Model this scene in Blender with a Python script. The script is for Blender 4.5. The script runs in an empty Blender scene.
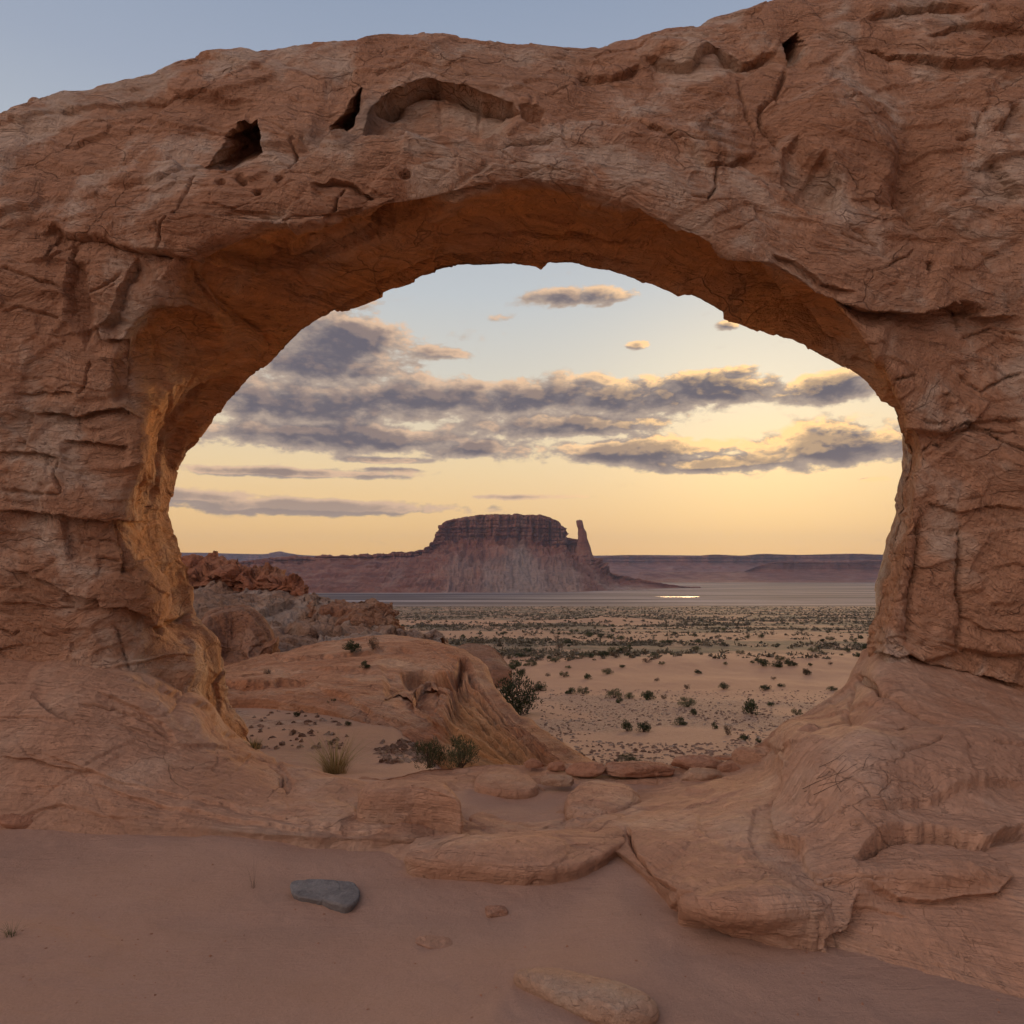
import bpy, math, random
import numpy as np
from mathutils import Vector, Matrix, Euler

rng = np.random.default_rng(7)
random.seed(7)
F32 = np.float32
SC = bpy.context.scene
COL = SC.collection

# ------------------------------------------------------------------ camera model
FPX = 740.0
PITCH = math.atan(56.0 / FPX)
CAMZ = 2.5
CP, SP = math.cos(PITCH), math.sin(PITCH)


def ray(px, py):
    x = (np.asarray(px, float) - 512) / FPX
    u = (512 - np.asarray(py, float)) / FPX
    return x, CP - u * SP, SP + u * CP


def at(px, py, Y):
    """point seen at pixel (px, py) of the photograph, Y metres ahead"""
    x, y, z = ray(px, py)
    t = Y / y
    return np.array([x * t, Y + 0 * x, CAMZ + z * t]).T


def atz(px, py, Z):
    x, y, z = ray(px, py)
    t = (Z - CAMZ) / z
    return np.array([x * t, y * t, Z + 0 * x]).T


def proj(P):
    X, Y, Z = P[..., 0], P[..., 1], P[..., 2] - CAMZ
    d = Y * CP + Z * SP
    d = np.maximum(d, 0.05)
    v = -Y * SP + Z * CP
    return 512 + FPX * X / d, 512 - FPX * v / d


# ------------------------------------------------------------------ noise
_perm = rng.permutation(256).astype(np.int32)
PERM = np.concatenate([_perm, _perm, _perm[:2]])
_g = rng.normal(size=(256, 3))
GRAD = (_g / np.linalg.norm(_g, axis=1)[:, None]).astype(F32) * 1.6


def _noise(P, seed=0):
    P = P.astype(F32) + F32(seed * 17.37 + 0.13)
    I = np.floor(P).astype(np.int32)
    f = P - I
    I &= 255
    w = f * f * f * (f * (f * 6 - 15) + 10)
    x, y, z = I[..., 0], I[..., 1], I[..., 2]
    x1, y1, z1 = (x + 1) & 255, (y + 1) & 255, (z + 1) & 255
    res = 0
    for xi, fx, wx in ((x, f[..., 0], 1 - w[..., 0]), (x1, f[..., 0] - 1, w[..., 0])):
        a = PERM[xi]
        for yi, fy, wy in ((y, f[..., 1], 1 - w[..., 1]), (y1, f[..., 1] - 1, w[..., 1])):
            b = PERM[(a + yi) & 255]
            for zi, fz, wz in ((z, f[..., 2], 1 - w[..., 2]), (z1, f[..., 2] - 1, w[..., 2])):
                g = GRAD[PERM[(b + zi) & 255]]
                res = res + (wx * wy * wz) * (g[..., 0] * fx + g[..., 1] * fy + g[..., 2] * fz)
    return res


from concurrent.futures import ThreadPoolExecutor
POOL = ThreadPoolExecutor(4)


def _par(fn, P, *a):
    P = np.asarray(P, F32)
    if P.size < 60000:
        return fn(P, *a)
    sh = P.shape[:-1]
    parts = np.array_split(P.reshape(-1, 3), max(4, P.size // 120000))
    res = list(POOL.map(lambda q: fn(q, *a), parts))
    if isinstance(res[0], tuple):
        return tuple(np.concatenate(r).reshape(sh) for r in zip(*res))
    return np.concatenate(res).reshape(sh)


def noise(P, seed=0):
    return _par(_noise, P, seed)


def voro(P, seed=0):
    return _par(_voro, P, seed)


def fbm(P, octv=4, seed=0, gain=0.5, lac=2.03):
    a, s, r = 1.0, 1.0, 0
    for k in range(octv):
        r = r + a * noise(P * s, seed + k * 3)
        a *= gain
        s *= lac
    return r


def _voro(P, seed=0):
    """F1, F2 distances and a random number per cell"""
    P = P.astype(F32) + F32(seed * 11.7)
    I = np.floor(P).astype(np.int32)
    f = P - I
    n = P.shape[:-1]
    F1 = np.full(n, 9, F32)
    F2 = np.full(n, 9, F32)
    H = np.zeros(n, np.int32)
    T = np.zeros(n, F32)
    for dx in (-1, 0, 1):
        for dy in (-1, 0, 1):
            for dz in (-1, 0, 1):
                h = PERM[(PERM[(PERM[(I[..., 0] + dx) & 255] + I[..., 1] + dy) & 255] + I[..., 2] + dz) & 255]
                o = JIT[h]
                ax, ay, az_ = f[..., 0] - dx - o[..., 0], f[..., 1] - dy - o[..., 1], f[..., 2] - dz - o[..., 2]
                d = ax ** 2 + ay ** 2 + az_ ** 2
                g = GRAD[h]
                c = d < F1
                F2 = np.where(c, F1, np.minimum(F2, d))
                H = np.where(c, h, H)
                T = np.where(c, ax * g[..., 0] + 0.4 * ay * g[..., 1] + az_ * g[..., 2], T)
                F1 = np.where(c, d, F1)
    return np.sqrt(F1), np.sqrt(F2), H, T


JIT = rng.random((256, 3)).astype(F32)
RND = rng.random(256).astype(F32)


def sstep(a, b, x):
    t = np.clip((x - a) / (b - a), 0, 1)
    return t * t * (3 - 2 * t)


# ------------------------------------------------------------------ spline grids
def spline(T, C, t):
    """Catmull-Rom through C (n, ...) at parameters T, evaluated at t"""
    T = np.asarray(T, float)
    C = np.asarray(C, float)
    n = len(T)
    m = np.zeros_like(C)
    dT = np.diff(T)
    sh = (-1,) + (1,) * (C.ndim - 1)
    sl = np.diff(C, axis=0) / dT.reshape(sh)
    m[1:-1] = (sl[1:] * dT[:-1].reshape(sh) + sl[:-1] * dT[1:].reshape(sh)) / (dT[1:] + dT[:-1]).reshape(sh)
    m[0], m[-1] = sl[0], sl[-1]
    k = np.clip(np.searchsorted(T, t, side='right') - 1, 0, n - 2)
    h = (T[k + 1] - T[k])
    s = ((t - T[k]) / h).reshape(sh)
    h = h.reshape(sh)
    a, b = C[k], C[k + 1]
    return (2 * s**3 - 3 * s**2 + 1) * a + (s**3 - 2 * s**2 + s) * h * m[k] + (-2 * s**3 + 3 * s**2) * b + (s**3 - s**2) * h * m[k + 1]


def resample(pts, nu):
    """a polyline of world points resampled smoothly over its stations"""
    T = np.arange(len(pts))
    return spline(T, pts, np.linspace(0, len(pts) - 1, nu))


def network(rows, nu, nv, usteps=None):
    """rows: list of (n,3) station points; nv: list of samples between rows"""
    R = np.array(rows)                                   # rows, stations, 3
    n = R.shape[1]
    t = np.linspace(0, n - 1, nu)
    if usteps is not None:                               # spread the samples evenly by length
        L = np.concatenate([[0], np.cumsum(np.linalg.norm(np.diff(usteps, axis=0), axis=1))])
        t = np.interp(np.linspace(0, L[-1], nu), L, np.arange(n))
    A = spline(np.arange(n), R.transpose(1, 0, 2), t)    # nu, rows, 3
    A = A.transpose(1, 0, 2)
    tv = np.concatenate([np.linspace(k, k + 1, m, endpoint=False) for k, m in enumerate(nv)] + [[len(rows) - 1]])
    G = spline(np.arange(len(rows)), A, tv)              # NV, nu, 3
    return G.transpose(1, 0, 2), t, tv                   # nu, NV, 3


def normals(G, closed_v=False):
    du = np.gradient(G, axis=0)
    dv = (np.roll(G, -1, 1) - np.roll(G, 1, 1)) if closed_v else np.gradient(G, axis=1)
    n = np.cross(du, dv)
    n /= np.maximum(np.linalg.norm(n, axis=-1, keepdims=True), 1e-9)
    return n


# ------------------------------------------------------------------ sculpting along traced lines
def _segd(px, py, poly, closed=False):
    P = np.array(poly, float)
    if closed:
        P = np.vstack([P, P[:1]])
    L = np.concatenate([[0], np.cumsum(np.hypot(*np.diff(P, axis=0).T))])
    best = np.full(px.shape, 1e9)
    sg = np.zeros(px.shape)
    tt = np.zeros(px.shape)
    for k in range(len(P) - 1):
        a, b = P[k], P[k + 1]
        d = b - a
        l2 = max(d @ d, 1e-6)
        s = np.clip(((px - a[0]) * d[0] + (py - a[1]) * d[1]) / l2, 0, 1)
        q = np.hypot(px - a[0] - s * d[0], py - a[1] - s * d[1])
        c = q < best
        best = np.where(c, q, best)
        sg = np.where(c, np.sign(d[0] * (py - a[1]) - d[1] * (px - a[0])), sg)
        tt = np.where(c, (L[k] + s * math.sqrt(l2)) / L[-1], tt)
    return best, sg, tt


class Sculpt:
    """collects traced features; offsets are metres along the outward normal"""

    def __init__(self, G, wobble=2.0, scale=14.0, seed=3):
        self.px, self.py = proj(G)
        Q = np.stack([self.px / scale, self.py / scale, 0 * self.px], -1)
        self.wx = self.px + wobble * noise(Q, seed) + wobble * 0.5 * noise(Q * 2.7, seed + 1)
        self.wy = self.py + wobble * noise(Q, seed + 5) + wobble * 0.5 * noise(Q * 2.7, seed + 6)
        self.h = np.zeros(self.px.shape)
        self.up = np.zeros(self.px.shape)
        self.pk = np.zeros(self.px.shape)
        self.mat = np.zeros(self.px.shape)

    def _box(self, poly, m):
        P = np.array(poly)
        return ((self.px > P[:, 0].min() - m) & (self.px < P[:, 0].max() + m) &
                (self.py > P[:, 1].min() - m) & (self.py < P[:, 1].max() + m))

    def step(self, poly, A, L=25, side=1, w=1.6, taper=0.12, pw=1.3):
        """surface falls back by A on one side of the line (+1 below a line drawn left to right)"""
        L, pw, A = L * 1.5, 1.0, A * 1.1
        b = self._box(poly, 3 * L + 8)
        d, s, t = _segd(self.wx[b], self.wy[b], poly)
        e = np.clip(np.minimum(t, 1 - t) / max(taper, 1e-3), 0, 1)
        e = np.where((t <= 0) | (t >= 1), 0, e)
        sd = d * s * side
        v = A * e * sstep(-w * 0.3, w, sd) * np.exp(-np.clip(sd / L, 0, 9) ** pw)
        self.h[b] -= v
        if side > 0:
            self.up[b] += 0.35 * v

    def crack(self, poly, A=0.06, w=1.3, taper=0.1, lip=0.0):
        w = w * 0.85
        b = self._box(poly, 6 * w + 6)
        d, s, t = _segd(self.wx[b], self.wy[b], poly)
        e = np.clip(np.minimum(t, 1 - t) / max(taper, 1e-3), 0, 1)
        self.h[b] -= A * e * np.exp(-(d / w) ** 2)
        if lip:
            self.h[b] -= lip * e * np.exp(-(d / (w * 4)) ** 2)

    def pocket(self, poly, A=0.4, soft=6.0, edge=1.2, hole=False):
        b = self._box(poly, 12)
        x, y = self.wx[b], self.wy[b]
        d, s, t = _segd(x, y, poly, closed=True)
        P = np.array(poly)
        ins = np.zeros(x.shape, bool)
        j = len(P) - 1
        for i in range(len(P)):
            c = ((P[i, 1] > y) != (P[j, 1] > y)) & (x < (P[j, 0] - P[i, 0]) * (y - P[i, 1]) / (P[j, 1] - P[i, 1] + 1e-9) + P[i, 0])
            ins ^= c
            j = i
        d = np.where(ins, d, -d)
        v = A * np.where(d > -edge, 1 - np.exp(-np.clip(d + edge, 0, 99) / soft), 0)
        if hole:                                            # a cave driven straight in, not along the surface normal
            self.pk[b] += v
        else:
            self.h[b] -= v
            self.up[b] += 0.15 * v

    def bump(self, cx, cy, rx, ry, A, rot=0, pw=2.0):
        m = max(rx, ry) * 2.6
        b = (abs(self.px - cx) < m) & (abs(self.py - cy) < m)
        x, y = self.wx[b] - cx, self.wy[b] - cy
        c, s = math.cos(math.radians(rot)), math.sin(math.radians(rot))
        r = np.hypot((x * c + y * s) / rx, (-x * s + y * c) / ry)
        self.h[b] += A * np.exp(-r ** pw)


# ------------------------------------------------------------------ rock relief
def rock_relief(G, big=0.2, bigs=0.45, blocks=0.08, cell=(1.1, 1.1, 0.7), layers=0.05, lay=0.32,
                crackA=0.05, fine=0.02, seed=0, dip=(0.1, 0, 1), warp=0.35, scale=1.0, tilt=0.0):
    P = (G / scale).astype(F32)
    W = np.stack([fbm(P * 0.55, 3, seed + 40), fbm(P * 0.55, 3, seed + 50), fbm(P * 0.55, 3, seed + 60)], -1)
    h = big * fbm(P * bigs, 3, seed + 1)
    if blocks or crackA:
        Q = (P + W * warp) / np.array(cell, F32)
        a, b, H, T = voro(Q, seed)
        h = h + tilt * T * sstep(0.0, 0.05, b - a)
        e = b - a
        m = sstep(-0.25, 0.35, noise(P * 0.7, seed + 9))
        h = h + blocks * (RND[H] - 0.5) * sstep(0.0, 0.06, e) * (0.3 + 0.7 * m)
        h = h - crackA * np.exp(-(e / 0.028) ** 2) * (m * 0.9 + 0.1)
        a, b, H, T = voro(Q * 2.7 + 4, seed + 1)
        e = b - a
        h = h + 0.45 * tilt * T * sstep(0.0, 0.06, e)
        m2 = sstep(0.0, 0.5, noise(P * 1.1, seed + 19))
        h = h + 0.6 * blocks * (RND[H] - 0.5) * sstep(0, 0.08, e) * m2 - crackA * 0.5 * np.exp(-(e / 0.045) ** 2) * m2
    z = P @ np.array(dip, F32) + warp * 0.9 * W[..., 0] * 0.6
    t = z / lay
    k = np.floor(t)
    f = t - k
    hk = RND[(k.astype(np.int32) * 37 + seed * 13) & 255]
    m3 = 0.25 + 0.75 * sstep(-0.3, 0.4, noise(P * 0.45, seed + 29))
    h = h + layers * m3 * (hk - 0.3) * np.sqrt(np.clip(1 - (2 * f - 1) ** 4, 0, 1))
    t2 = t * 4.7 + 0.8 * noise(P * 1.3, seed + 33)
    f2 = t2 - np.floor(t2)
    hk2 = RND[(np.floor(t2).astype(np.int32) * 91 + 5) & 255]
    h = h + 0.12 * layers * m3 * hk2 * (1 - (2 * f2 - 1) ** 2)
    h = h + fine * fbm(P * 3.1, 5, seed + 70, gain=0.55)
    return h * scale


# ------------------------------------------------------------------ meshes
def mesh_from(name, V, Fq, mats, attrs=None, smooth=True, mat_idx=None):
    me = bpy.data.meshes.new(name)
    V = np.ascontiguousarray(V, F32).reshape(-1, 3)
    Fq = np.ascontiguousarray(Fq, np.int32)
    nF, k = Fq.shape
    me.vertices.add(len(V))
    me.vertices.foreach_set('co', V.ravel())
    me.loops.add(nF * k)
    me.loops.foreach_set('vertex_index', Fq.ravel())
    me.polygons.add(nF)
    me.polygons.foreach_set('loop_start', np.arange(0, nF * k, k, dtype=np.int32))
    me.polygons.foreach_set('use_smooth', np.full(nF, smooth))
    for m in mats:
        me.materials.append(m)
    if mat_idx is not None:
        me.polygons.foreach_set('material_index', np.ascontiguousarray(mat_idx, np.int32))
    me.update(calc_edges=True)
    for n, a in (attrs or {}).items():
        at_ = me.attributes.new(n, 'FLOAT', 'POINT')
        at_.data.foreach_set('value', np.ascontiguousarray(a, F32).ravel())
    return me


def grid_faces(nu, nv, closed_v=False, closed_u=False):
    i = np.arange(nu if closed_u else nu - 1)[:, None]
    j = np.arange(nv if closed_v else nv - 1)[None, :]
    i2, j2 = (i + 1) % nu, (j + 1) % nv
    return np.stack([i * nv + j + 0 * i2, i2 * nv + j, i2 * nv + j2, i * nv + j2], -1).reshape(-1, 4)


def orient(G, Fq, sign_flip):
    return Fq[:, ::-1] if sign_flip else Fq


def tag(o, label=None, cat=None, group=None, kind=None):
    if label: o['label'] = label
    if cat: o['category'] = cat
    if group: o['group'] = group
    if kind: o['kind'] = kind
    return o


def link(name, me, parent=None, loc=None):
    o = bpy.data.objects.new(name, me)
    COL.objects.link(o)
    if parent is not None:
        o.parent = parent
    if loc is not None:
        o.location = loc
    return o


def copy_tree(o, parent=None):
    c = o.copy()
    COL.objects.link(c)
    c.parent = parent
    for ch in o.children:
        copy_tree(ch, c)
    return c


def to_local(V, base):
    return V - np.asarray(base)


def patch(name, rows, nu, nv, mat, relief=None, sculpt=None, face=(0, -1, 0), base=None, parent=None,
          even=None, fade=None, closed_v=False, attrs=None, post=None, extra=None, cave=(0, 0.8, 0.6)):
    """a rock surface through traced rows, displaced along its normals, linked as one object"""
    G, tu, tv = network(rows, nu, nv, usteps=rows[even] if even is not None else None)
    if closed_v:
        G = G[:, :-1]
        tv = tv[:-1]
    n = normals(G, closed_v)
    s = 1.0
    mid = n[:, (n.shape[1] // 3):(2 * n.shape[1] // 3)]
    if face is not None and (mid @ np.array(face)).mean() < 0:
        s = -1.0
    n = n * s
    h = np.zeros(G.shape[:2])
    if relief:
        rf = rock_relief(G, **relief)
        h = h + rf - rf.mean()
    if extra:
        h = h + extra(G, tu, tv)
    if sculpt:
        S = Sculpt(G)
        sculpt(S, tu, tv)
        wv = fade(tu, tv) if fade else 1.0
        h = h + S.h * wv
        G = G + np.array([0, 0, 1.0]) * (S.up * wv)[..., None] + np.array(cave) * (S.pk * wv)[..., None]
    G = G + n * h[..., None]
    if post:
        G = post(G, tu, tv)
    at_ = {'strata': np.broadcast_to(tv[None, :], G.shape[:2]) + 0 * h}
    if attrs:
        at_.update(attrs(G, tu, tv))
    Fq = grid_faces(G.shape[0], G.shape[1], closed_v)
    if s < 0:
        Fq = Fq[:, ::-1]
    b = np.array(base if base is not None else G.reshape(-1, 3).mean(0))
    me = mesh_from(name, G - b, Fq, [mat], at_)
    o = link(name, me, parent, b if parent is None else b - np.array(parent.location))
    return o


# ------------------------------------------------------------------ loose rocks
def sphere_dirs(nu=48, nv=26):
    th = np.linspace(0, 2 * np.pi, nu, endpoint=False)
    ph = np.linspace(0.0, np.pi, nv)
    T, Ph = np.meshgrid(th, ph, indexing='ij')
    return np.stack([np.sin(Ph) * np.cos(T), np.sin(Ph) * np.sin(T), np.cos(Ph)], -1)


def rock_mesh(name, mat, size, seed=0, boxy=3.0, rough=0.10, flat=0.35, nu=72, nv=40, rot=0.0, detail=0.02, cuts=5):
    """a weathered stone: rounded block with broken planes; size = (x, y, z) extents"""
    D = sphere_dirs(nu, nv)
    r = 1.0 / (np.abs(D[..., 0]) ** boxy + np.abs(D[..., 1]) ** boxy + np.abs(D[..., 2]) ** boxy) ** (1 / boxy)
    rg = np.random.default_rng(seed + 100)
    for k in range(cuts):                                   # planes that chip the block
        d = rg.normal(size=3); d[2] *= 0.6; d /= np.linalg.norm(d)
        lim = rg.uniform(0.72, 0.98)
        c = D @ d
        rc = np.where(c > 0.05, lim / np.maximum(c, 0.05), 9)
        r = -np.log(np.exp(-r * 14) + np.exp(-rc * 14)) / 14
        r = np.minimum(r, 1.6)
    V = D * r[..., None]
    V = V * (1 + rough * fbm(D * 1.3 + seed * 3.1, 3, seed)[..., None])
    V = V * np.array(size) / 2
    s_ = max(size)
    V = V + D * (detail * s_ * fbm(V / s_ * 7 + seed, 4, seed + 3)[..., None])
    zmin = -size[2] / 2 * flat
    V[..., 2] = np.where(V[..., 2] < zmin, zmin + (V[..., 2] - zmin) * 0.2, V[..., 2])
    V[..., 2] -= zmin
    c, s = math.cos(rot), math.sin(rot)
    V = np.stack([V[..., 0] * c - V[..., 1] * s, V[..., 0] * s + V[..., 1] * c, V[..., 2]], -1)
    Fq = grid_faces(nu, nv, closed_u=True)[:, ::-1]
    return mesh_from(name, V, Fq, [mat], {'strata': V[..., 2] / max(size[2], 1e-3)})


def slab_rock(name, outline, ztop, zbot, mat, bev=0.06, seed=0, dome=0.03, relief=None, nu=260, nr=60, lean=0.02):
    """a slab whose top outline is a closed loop of world points"""
    O = np.array(outline)[:, :2]
    n = len(O)
    ext = np.vstack([O[-3:], O, O[:4]])
    L = spline(np.arange(len(ext)) - 3, ext, np.linspace(0, n, nu, endpoint=False))
    q_ = np.column_stack([L * 5, np.full(nu, seed * 1.7)])
    L = L + 0.014 * np.column_stack([fbm(q_, 3, seed), fbm(q_ + 9, 3, seed + 1)])
    c = O.mean(0)
    rel = L - c
    ln = np.linalg.norm(rel, axis=1, keepdims=True)
    ring = []
    for t in np.linspace(0.02, 1, nr):
        e = np.maximum(ln * t - (ln - bev), 0) / bev             # 0 inside, 1 at the rim
        e = np.clip(e, 0, 1)
        z = ztop + dome * (1 - t * t) - bev * (1 - np.sqrt(np.clip(1 - e[:, 0] ** 2, 0, 1)))
        ring.append(np.column_stack([c + rel * t, z]))
    for t in np.linspace(0.08, 1, 18):
        z = (ztop - bev) + (zbot - ztop + bev) * t
        ring.append(np.column_stack([L + rel / ln * lean * math.sin(t * 2.6) - rel / ln * 0.03 * t, np.full(nu, z)]))
    G = np.array(ring).transpose(1, 0, 2)
    nn = normals(G)
    if nn[:, : nr // 2, 2].mean() < 0:
        nn = -nn
    rl = dict(big=0.03, blocks=0.03, cell=(0.7, 0.7, 0.4), layers=0.02, lay=0.12, crackA=0.012, fine=0.010, seed=seed)
    rl.update(relief or {})
    rf = rock_relief(G, **rl)
    G = G + nn * (rf - rf.mean())[..., None]
    b = np.array([c[0], c[1], zbot])
    Fq = grid_faces(nu, G.shape[1], closed_u=True)
    cz = np.cross(G[1, 1] - G[0, 1], G[0, 2] - G[0, 1])
    if cz[2] < 0:
        Fq = Fq[:, ::-1]
    me = mesh_from(name, G - b, Fq, [mat], {'strata': G[..., 2] * 2})
    return link(name, me, None, b)
# ------------------------------------------------------------------ materials
class NT:
    def __init__(self, tree):
        self.t = tree
        self.n = tree.nodes
        self.l = tree.links

    def new(self, kind, **kw):
        n = self.n.new(kind)
        for k, v in kw.items():
            setattr(n, k, v)
        return n

    def put(self, sock, v):
        if isinstance(v, bpy.types.NodeSocket):
            self.l.new(v, sock)
        elif v is not None:
            if hasattr(sock.default_value, '__len__') and not hasattr(v, '__len__'):
                v = [v] * len(sock.default_value)
            if hasattr(v, '__len__') and len(v) == 3 and len(sock.default_value) == 4:
                v = tuple(v) + (1,)
            sock.default_value = v

    def math(self, op, a, b=None, c=None, clamp=False):
        n = self.new('ShaderNodeMath', operation=op, use_clamp=clamp)
        for i, v in enumerate((a, b, c)):
            if v is not None:
                self.put(n.inputs[i], v)
        return n.outputs[0]

    def vmath(self, op, a, b=None):
        n = self.new('ShaderNodeVectorMath', operation=op)
        self.put(n.inputs[0], a)
        if b is not None:
            self.put(n.inputs[1], b)
        return n.outputs[0]

    def mix(self, f, a, b, mode='MIX'):
        n = self.new('ShaderNodeMix', data_type='RGBA', blend_type=mode, clamp_factor=True)
        self.put(n.inputs[0], f)
        self.put(n.inputs[6], a)
        self.put(n.inputs[7], b)
        return n.outputs[2]

    def noise(self, vec, scale, detail=4, rough=0.55, dist=0.0, out=0):
        n = self.new('ShaderNodeTexNoise')
        self.put(n.inputs['Vector'], vec)
        n.inputs['Scale'].default_value = scale
        n.inputs['Detail'].default_value = detail
        n.inputs['Roughness'].default_value = rough
        n.inputs['Distortion'].default_value = dist
        return n.outputs[out]

    def voro(self, vec, scale, feature='F1', out=0, rand=1.0):
        n = self.new('ShaderNodeTexVoronoi', feature=feature)
        self.put(n.inputs['Vector'], vec)
        n.inputs['Scale'].default_value = scale
        n.inputs['Randomness'].default_value = rand
        return n.outputs[out]

    def ramp(self, f, stops, interp='LINEAR'):
        n = self.new('ShaderNodeValToRGB')
        r = n.color_ramp
        r.interpolation = interp
        while len(r.elements) < len(stops):
            r.elements.new(0.5)
        for e, (p, c) in zip(r.elements, stops):
            e.position = p
            e.color = (tuple(c) + (1,)) if hasattr(c, '__len__') else (c, c, c, 1)
        self.put(n.inputs[0], f)
        return n.outputs[0]

    def maprange(self, v, a, b, c=0.0, d=1.0, smooth=True):
        n = self.new('ShaderNodeMapRange', interpolation_type='SMOOTHSTEP' if smooth else 'LINEAR')
        self.put(n.inputs[0], v)
        for i, x in enumerate((a, b, c, d)):
            self.put(n.inputs[i + 1], x)
        return n.outputs[0]

    def scale(self, vec, s):
        n = self.new('ShaderNodeMapping')
        self.put(n.inputs[0], vec)
        n.inputs['Scale'].default_value = s
        return n.outputs[0]


def material(name):
    m = bpy.data.materials.new(name)
    m.use_nodes = True
    t = NT(m.node_tree)
    b = m.node_tree.nodes['Principled BSDF']
    b.inputs['Roughness'].default_value = 0.9
    b.inputs['Specular IOR Level'].default_value = 0.15
    return m, t, b


def attr(t, name):
    return t.new('ShaderNodeAttribute', attribute_name=name).outputs['Fac']


def geo_pos(t):
    return t.new('ShaderNodeNewGeometry').outputs['Position']


def bump(t, b, hs, dist=0.02, strength=1.0):
    """summed bump: hs = [(height socket, distance)]"""
    tot = None
    for h, d in hs:
        x = t.math('MULTIPLY', h, d)
        tot = x if tot is None else t.math('ADD', tot, x)
    n = t.new('ShaderNodeBump')
    n.inputs['Strength'].default_value = strength
    n.inputs['Distance'].default_value = 1.0
    t.put(n.inputs['Height'], tot)
    t.l.new(n.outputs[0], b.inputs['Normal'])


def sandstone(name, c0, c1, c2, pale, s=1.0, stripes=12.0, stripe_amt=0.25, bumpk=1.0, glow_and_tint=None,
              pale_amt=0.5, varnish=(0.10, 0.05, 0.035), var_amt=0.35, crack_amt=0.7, sscale=(1, 1, 5), swarp=None, seam_w=0.007, seam_amt=0.6):
    m, t, b = material(name)
    P = geo_pos(t)
    Ps = t.vmath('MULTIPLY', P, (s, s, s))
    W = t.noise(Ps, 0.6, 2, 0.5, out=1)
    Pw = t.vmath('ADD', Ps, t.vmath('MULTIPLY', W, (1.2, 1.2, 1.2)))
    big = t.noise(Pw, 0.45, 4, 0.6)
    col = t.ramp(big, [(0.25, c0), (0.5, c1), (0.75, c2)])
    # bedding: bands flattened along the strata and the mesh's own sweep
    S = t.scale(Pw, sscale)
    bed = t.noise(S, 2.2, 4, 0.7)
    sv = attr(t, 'strata')
    svw = t.math('ADD', sv, t.math('MULTIPLY', t.noise(Ps, 0.8, 2, 0.6), swarp if swarp is not None else 1.2 / max(stripes, 1) * 6))
    comb = t.new('ShaderNodeCombineXYZ')
    t.put(comb.inputs[0], t.math('MULTIPLY', svw, stripes))
    t.put(comb.inputs[1], t.math('MULTIPLY', t.noise(Ps, 0.25, 2), 2.0))
    line = t.noise(comb.outputs[0], 1.0, 3, 0.75)
    bandmix = t.math('ADD', t.math('MULTIPLY', bed, 0.5), t.math('MULTIPLY', line, 0.5))
    dark = t.maprange(bandmix, 0.42, 0.58)
    col = t.mix(t.math('MULTIPLY', t.math('SUBTRACT', 1.0, dark), stripe_amt), col, tuple(0.62 * x for x in c1))
    # pale grey weathered patches
    pm = t.maprange(t.noise(Pw, 0.9, 4, 0.65), 0.47, 0.64)
    col = t.mix(t.math('MULTIPLY', pm, pale_amt), col, pale)
    # dark varnish stains
    vm = t.maprange(t.noise(t.scale(Pw, (1, 1, 0.45)), 0.55, 4, 0.7), 0.55, 0.74)
    col = t.mix(t.math('MULTIPLY', vm, var_amt), col, varnish)
    # mottling
    mot = t.noise(Ps, 9.0, 4, 0.7)
    col = t.mix(1.0, col, t.ramp(mot, [(0.25, 0.78), (0.75, 1.2)]), 'MULTIPLY')
    if glow_and_tint:
        fa = attr(t, 'glow_and_tint')  # tint mask: bounced glow on the arch soffit, paler rock elsewhere
        fcol = t.mix(1.0, glow_and_tint, t.ramp(bandmix, [(0.35, 0.65), (0.65, 1.15)]), 'MULTIPLY')
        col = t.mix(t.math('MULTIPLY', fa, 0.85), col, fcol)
    # hairline joints
    cw = t.vmath('ADD', Pw, t.vmath('MULTIPLY', t.noise(Ps, 2.5, 2, 0.6, out=1), (0.35, 0.35, 0.35)))
    e1 = t.voro(t.scale(cw, (1, 1, 1.7)), 0.9, 'DISTANCE_TO_EDGE')
    cm = t.maprange(t.noise(Ps, 0.8, 1, 0.5), 0.5, 0.62)
    hair = t.math('MULTIPLY', t.maprange(e1, 0.0, 0.014, 1.0, 0.0), cm)
    col = t.mix(t.math('MULTIPLY', hair, crack_amt * 0.6), col, tuple(0.35 * x for x in c0))
    # thin partings along the bedding
    part = t.math('MINIMUM', t.math('ABSOLUTE', t.math('SUBTRACT', line, 0.47)), t.math('ABSOLUTE', t.math('SUBTRACT', bed, 0.53)))
    seam = t.math('MULTIPLY', t.maprange(part, 0.0, seam_w, 1.0, 0.0), t.maprange(mot, 0.42, 0.55))
    col = t.mix(t.math('MULTIPLY', seam, seam_amt), col, tuple(0.4 * x for x in c0))
    t.put(b.inputs['Base Color'], col)
    fine = t.noise(Ps, 16.0, 4, 0.72)
    lam = t.noise(t.scale(Pw, (1.2, 1.2, 14)), 3.0, 4, 0.7)
    lm = t.maprange(big, 0.42, 0.6)
    lamh = t.math('MULTIPLY', lam, t.math('ADD', t.math('MULTIPLY', lm, 0.95), 0.05))
    mid = t.noise(Pw, 4.0, 4, 0.65)
    bump(t, b, [(mid, 0.12 / s * bumpk), (lamh, 0.028 / s * bumpk), (line, 0.03 / s * bumpk), (fine, 0.03 / s * bumpk), (t.math('MULTIPLY', seam, -1.0), 0.015 / s * bumpk),
                (t.math('MULTIPLY', hair, -1.0), 0.02 / s * bumpk)])
    return m


def srgb(r, g, b):
    f = lambda v: (v / 255 / 12.92) if v / 255 <= 0.04045 else ((v / 255 + 0.055) / 1.055) ** 2.4
    return (f(r), f(g), f(b))


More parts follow.
